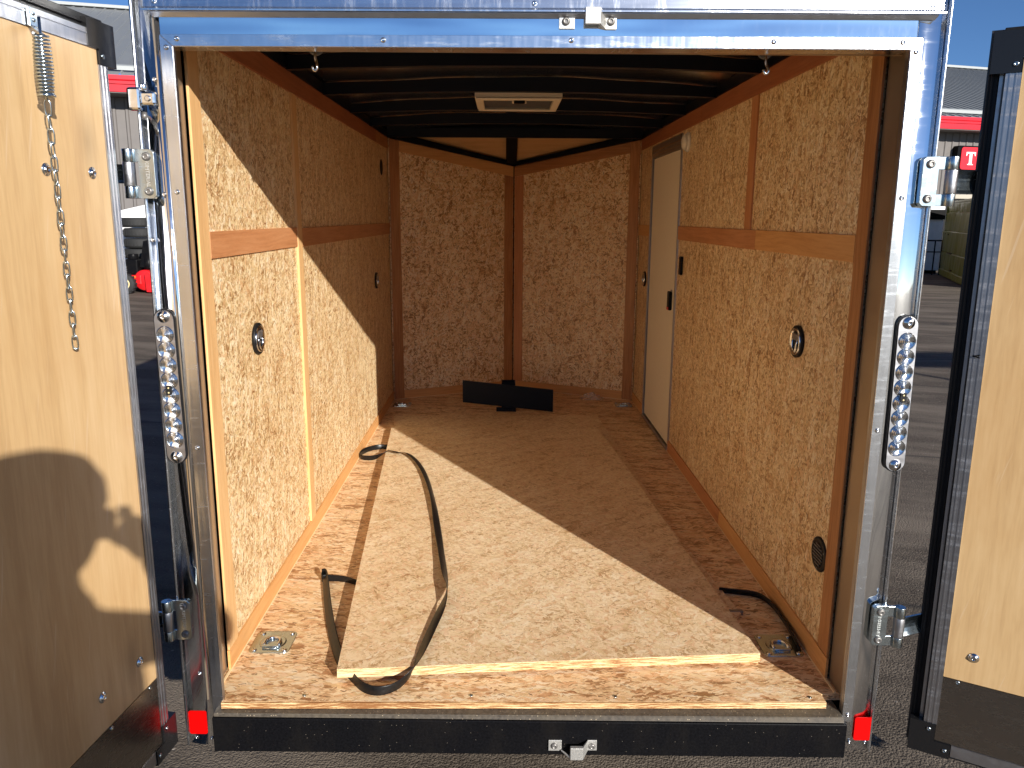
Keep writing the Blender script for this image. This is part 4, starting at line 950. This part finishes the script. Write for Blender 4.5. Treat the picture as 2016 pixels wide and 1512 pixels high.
for k in range(4):
    o = t0.copy(); COL.objects.link(o)
    o.location = (-8.30 + rnd.uniform(-.02, .02), 18.45, ZG + .006 + .249 * k); o.rotation_euler = (0, 0, rnd.uniform(0, 6))
    tag(o, 'black tyre, %s of the short stack right of the tall one' % ('bottom' if k == 0 else 'top' if k == 3 else names[k] + ' from the bottom'), 'tyre', 'tyres stacked by the grey building')

SB = empty('snow_blower', (-8.8, 17.0, ZG)); tag(SB, 'red snow blower with black engine and pale yellow wheel rims', 'snow blower')
for yy in (16.55, 17.2):
    wl = MB().lathe((-8.86, yy, ZG + .235), (0, 1, 0), [(.10, 0), (.20, .0), (.232, .03), (.235, .07), (.232, .11), (.20, .14), (.10, .14)], 30)
    for k in range(18):
        a = 2 * math.pi * k / 18; c_, s_ = math.cos(a), math.sin(a); tx, tz = -s_ * .018, c_ * .018; Cx, Cz = -8.86, ZG + .235
        wl.hexa([(Cx + c_ * .225 - tx, yy + .01, Cz + s_ * .225 - tz), (Cx + c_ * .25 - tx, yy + .01, Cz + s_ * .25 - tz), (Cx + c_ * .25 + tx, yy + .01, Cz + s_ * .25 + tz), (Cx + c_ * .225 + tx, yy + .01, Cz + s_ * .225 + tz)],
                [(Cx + c_ * .225 - tx, yy + .13, Cz + s_ * .225 - tz), (Cx + c_ * .25 - tx, yy + .13, Cz + s_ * .25 - tz), (Cx + c_ * .25 + tx, yy + .13, Cz + s_ * .25 + tz), (Cx + c_ * .225 + tx, yy + .13, Cz + s_ * .225 + tz)])
    wo = wl.build('wheel', M['tyre'], SB)
    MB().lathe((-8.86, yy + .03, ZG + .235), (0, -1, 0), [(.13, 0), (.13, .035), (.11, .036), (.07, .01), (.03, .02), (.03, .045)], 20).build('rim', M['yellow'], wo)
MB().box(-9.15, -8.56, 16.78, 17.19, ZG + .20, ZG + .42).build('chassis', M['redpaint'], SB, bevel=.02)
MB().box(-8.80, -8.68, 16.775, 16.7795, ZG + .36, ZG + .40).build('sticker', plain('orange_mark', (.8, .2, .02), .5), SB)
aug = MB().lathe((-8.50, 16.80, ZG + .30), (0, 1, 0), [(.02, 0), (.22, 0), (.24, .02), (.24, .62), (.22, .64), (.02, .64)], 28).build('auger_housing', M['redpaint'], SB)
for yy in (16.70, 17.50): MB().prism([(-8.42, ZG + .04), (-8.12, ZG + .02), (-8.12, ZG + .10), (-8.24, ZG + .42), (-8.38, ZG + .50), (-8.44, ZG + .46)], lambda a, b_, h: (a, h, b_), yy, yy + .02).build('side_plate', M['redpaint'], SB)
MB().box(-8.43, -8.36, 16.721, 17.499, ZG + .05, ZG + .48).build('scoop', M['redpaint'], SB)
MB().tube([(-8.27 + .07 * math.cos(i * .8), 16.74 + .02 * i, ZG + .23 + .09 * math.sin(i * .8)) for i in range(37)], .015, 6).build('auger', M['black'], SB)
MB().lathe((-8.45, 17.0, ZG + .55), EZ, [(.11, 0), (.12, .10), (.11, .35)], 18).build('chute', M['black'], SB)
MB().box(-9.0, -8.65, 16.85, 17.15, ZG + .425, ZG + .78).build('engine', M['black'], SB, bevel=.03)
MB().cyl((-8.80, 17.0, ZG + .78), (-8.80, 17.0, ZG + .90), .12, 20).build('fuel_cap', M['black'], SB, bevel=.01)
ef = MB()
for k in range(4): ef.box(-8.99, -8.90, 16.82, 16.849, ZG + .44 + .05 * k, ZG + .465 + .05 * k)
ef.build('engine_fin', M['cast'], SB)
for yy in (16.88, 17.12): MB().tube([(-9.1, yy, ZG + .38), (-9.6, yy, ZG + .80), (-9.85, yy, ZG + 1.05), (-10.0, yy, ZG + 1.06)], .016, 8).build('handle', M['black'], SB)
MB().hexa([(-8.62, 16.9, ZG + .60), (-8.30, 16.9, ZG + .60), (-8.30, 17.1, ZG + .60), (-8.62, 17.1, ZG + .60)], [(-8.50, 16.92, ZG + 1.2), (-8.28, 16.92, ZG + 1.25), (-8.28, 17.08, ZG + 1.25), (-8.50, 17.08, ZG + 1.2)]).build('chute_deflector', M['black'], SB)

# ------------------------------------------------------------------ the photographer (casts the shadow on the open door)
def skin_mesh(pts, edges, radii, sub=2):
    me = bpy.data.meshes.new('sk'); me.from_pydata(pts, edges, []); o = bpy.data.objects.new('sk', me); COL.objects.link(o)
    sm = o.modifiers.new('s', 'SKIN'); ss = o.modifiers.new('u', 'SUBSURF'); ss.levels = sub; ss.render_levels = sub
    for i, v in enumerate(me.skin_vertices[0].data): v.radius = radii[i] if isinstance(radii[i], tuple) else (radii[i], radii[i]); v.use_root = (i == 0)
    bpy.context.view_layer.update()
    ev = o.evaluated_get(bpy.context.evaluated_depsgraph_get()); r = bpy.data.meshes.new_from_object(ev)
    out = ([tuple(v.co) for v in r.vertices], [tuple(p.vertices) for p in r.polygons]); bpy.data.objects.remove(o); return out
px, py = .12, -2.40
J = {'pel': (px, py, .46), 'wa': (px, py - .01, .66), 'ch': (px, py, .98), 'nb': (px, py + .01, 1.20), 'nk': (px, py + .03, 1.31), 'hd': (px + .01, py + .05, 1.42),
     'sl': (px - .19, py, 1.15), 'el': (px - .36, py + .14, .93), 'wl': (px - .235, py + .345, 1.22), 'sr': (px + .19, py, 1.18), 'er': (px + .40, py + .20, 1.05), 'wr': (px + .075, py + .33, 1.28),
     'hl': (px - .10, py, .40), 'kl': (px - .12, py + .04, -.03), 'al': (px - .13, py, -.42), 'tl': (px - .14, py + .16, -.465), 'hr': (px + .10, py, .40), 'kr': (px + .13, py + .02, -.03), 'ar': (px + .14, py - .03, -.42), 'tr': (px + .16, py + .13, -.465)}
keys = list(J); ed = [('pel', 'wa'), ('wa', 'ch'), ('ch', 'nb'), ('nb', 'nk'), ('nk', 'hd'), ('nb', 'sl'), ('sl', 'el'), ('el', 'wl'), ('nb', 'sr'), ('sr', 'er'), ('er', 'wr'), ('pel', 'hl'), ('hl', 'kl'), ('kl', 'al'), ('al', 'tl'), ('pel', 'hr'), ('hr', 'kr'), ('kr', 'ar'), ('ar', 'tr')]
rad = {'pel': (.28, .15), 'wa': (.28, .14), 'ch': (.265, .13), 'nb': (.12, .09), 'nk': .058, 'hd': .07, 'sl': .075, 'el': .055, 'wl': .036, 'sr': .075, 'er': .055, 'wr': .036, 'hl': .14, 'kl': .075, 'al': .05, 'tl': .045, 'hr': .15, 'kr': .085, 'ar': .05, 'tr': .045}
PE = empty('person', (px, py, ZG)); tag(PE, 'photographer in dark jacket and hat holding a phone, shadow on the open door', 'person')
v_, f_ = skin_mesh([J[k] for k in keys], [(keys.index(a), keys.index(b_)) for a, b_ in ed], [rad[k] for k in keys])
body = MB(); body.add(v_, f_, True)
hc = (px + .01, py + .06, 1.455)
body.sphere(hc, .115, 24, 16, (.80, .95, 1.12))
body.tube([(hc[0], hc[1] + .100, hc[2] + .02), (hc[0], hc[1] + .122, hc[2] - .015), (hc[0], hc[1] + .130, hc[2] - .035), (hc[0], hc[1] + .108, hc[2] - .045)], [.008, .012, .016, .010], 8)
for s_ in (-1, 1): body.sphere((hc[0] + s_ * .093, hc[1], hc[2] - .01), .03, 12, 8, (.35, .7, 1)); body.sphere((hc[0] + s_ * .033, hc[1] + .095, hc[2] + .010), .012, 10, 8)
body.tube([(hc[0] + x_, hc[1] + .103 - abs(x_) * .3, hc[2] - .068) for x_ in (-.025, -.01, .01, .025)], .005, 6)
# hands: palm with thumb and four fingers each
for sgn, wk, tip in ((-1, 'wl', (-.150, -2.005, 1.30)), (1, 'wr', (.112, -2.005, 1.335))):
    W_ = Vector(J[wk]); Pm = Vector(tip)
    palm = W_.lerp(Pm, .8)
    body.tube([W_, W_.lerp(palm, .5), palm], [.030, .038, .036], 12)
    for q in range(4):
        off = Vector((0, .0, .030 - .020 * q)); b0 = palm + off; ln_ = (.030, .034, .032, .026)[q]
        k1 = b0 + Vector((-sgn * .4, .6, .1)).normalized() * ln_; k2 = k1 + Vector((-sgn * .9, -.1, 0)).normalized() * ln_ * .8; k2.y = min(k2.y, -1.975); k1.y = min(k1.y, -1.975)
        body.tube([b0, k1, k2], [.010, .009, .008], 8)
    body.tube([W_.lerp(palm, .6) + Vector((-sgn * .01, 0, -.025)), palm + Vector((-sgn * .03, -.01, -.035)), palm + Vector((-sgn * .05, -.005, -.025))], [.013, .011, .009], 8)
bo = body.build('body', M['jacket'], PE)
hat = MB(); hat.lathe((hc[0], hc[1] - .005, hc[2] + .045), EZ, [(.108, -.03), (.121, 0), (.119, .045), (.092, .088), (.040, .108)], 28); hat.build('hat', M['hair'], PE)
tag(MB().box(-.095, .062, -1.9705, -1.9625, 1.270, 1.348).build('phone', M['black'], bevel=.004), 'black smartphone held level in both hands at eye height', 'phone')

# invented board on two posts, out of view, added to cast the asphalt shadow band
OB = empty('shadow_board', (11.6, -1.6, ZG)); tag(OB, 'plain grey board on two posts, added out of view to cast a shadow band', 'board')
MB().box(10.0, 13.4, -1.62, -1.56, 3.22, 3.68).build('panel', M['whitepaint'], OB)
for x_ in (10.05, 13.35): MB().cyl((x_, -1.55, ZG), (x_, -1.55, 3.7), .04, 12).build('post', M['steelgrey'], OB)
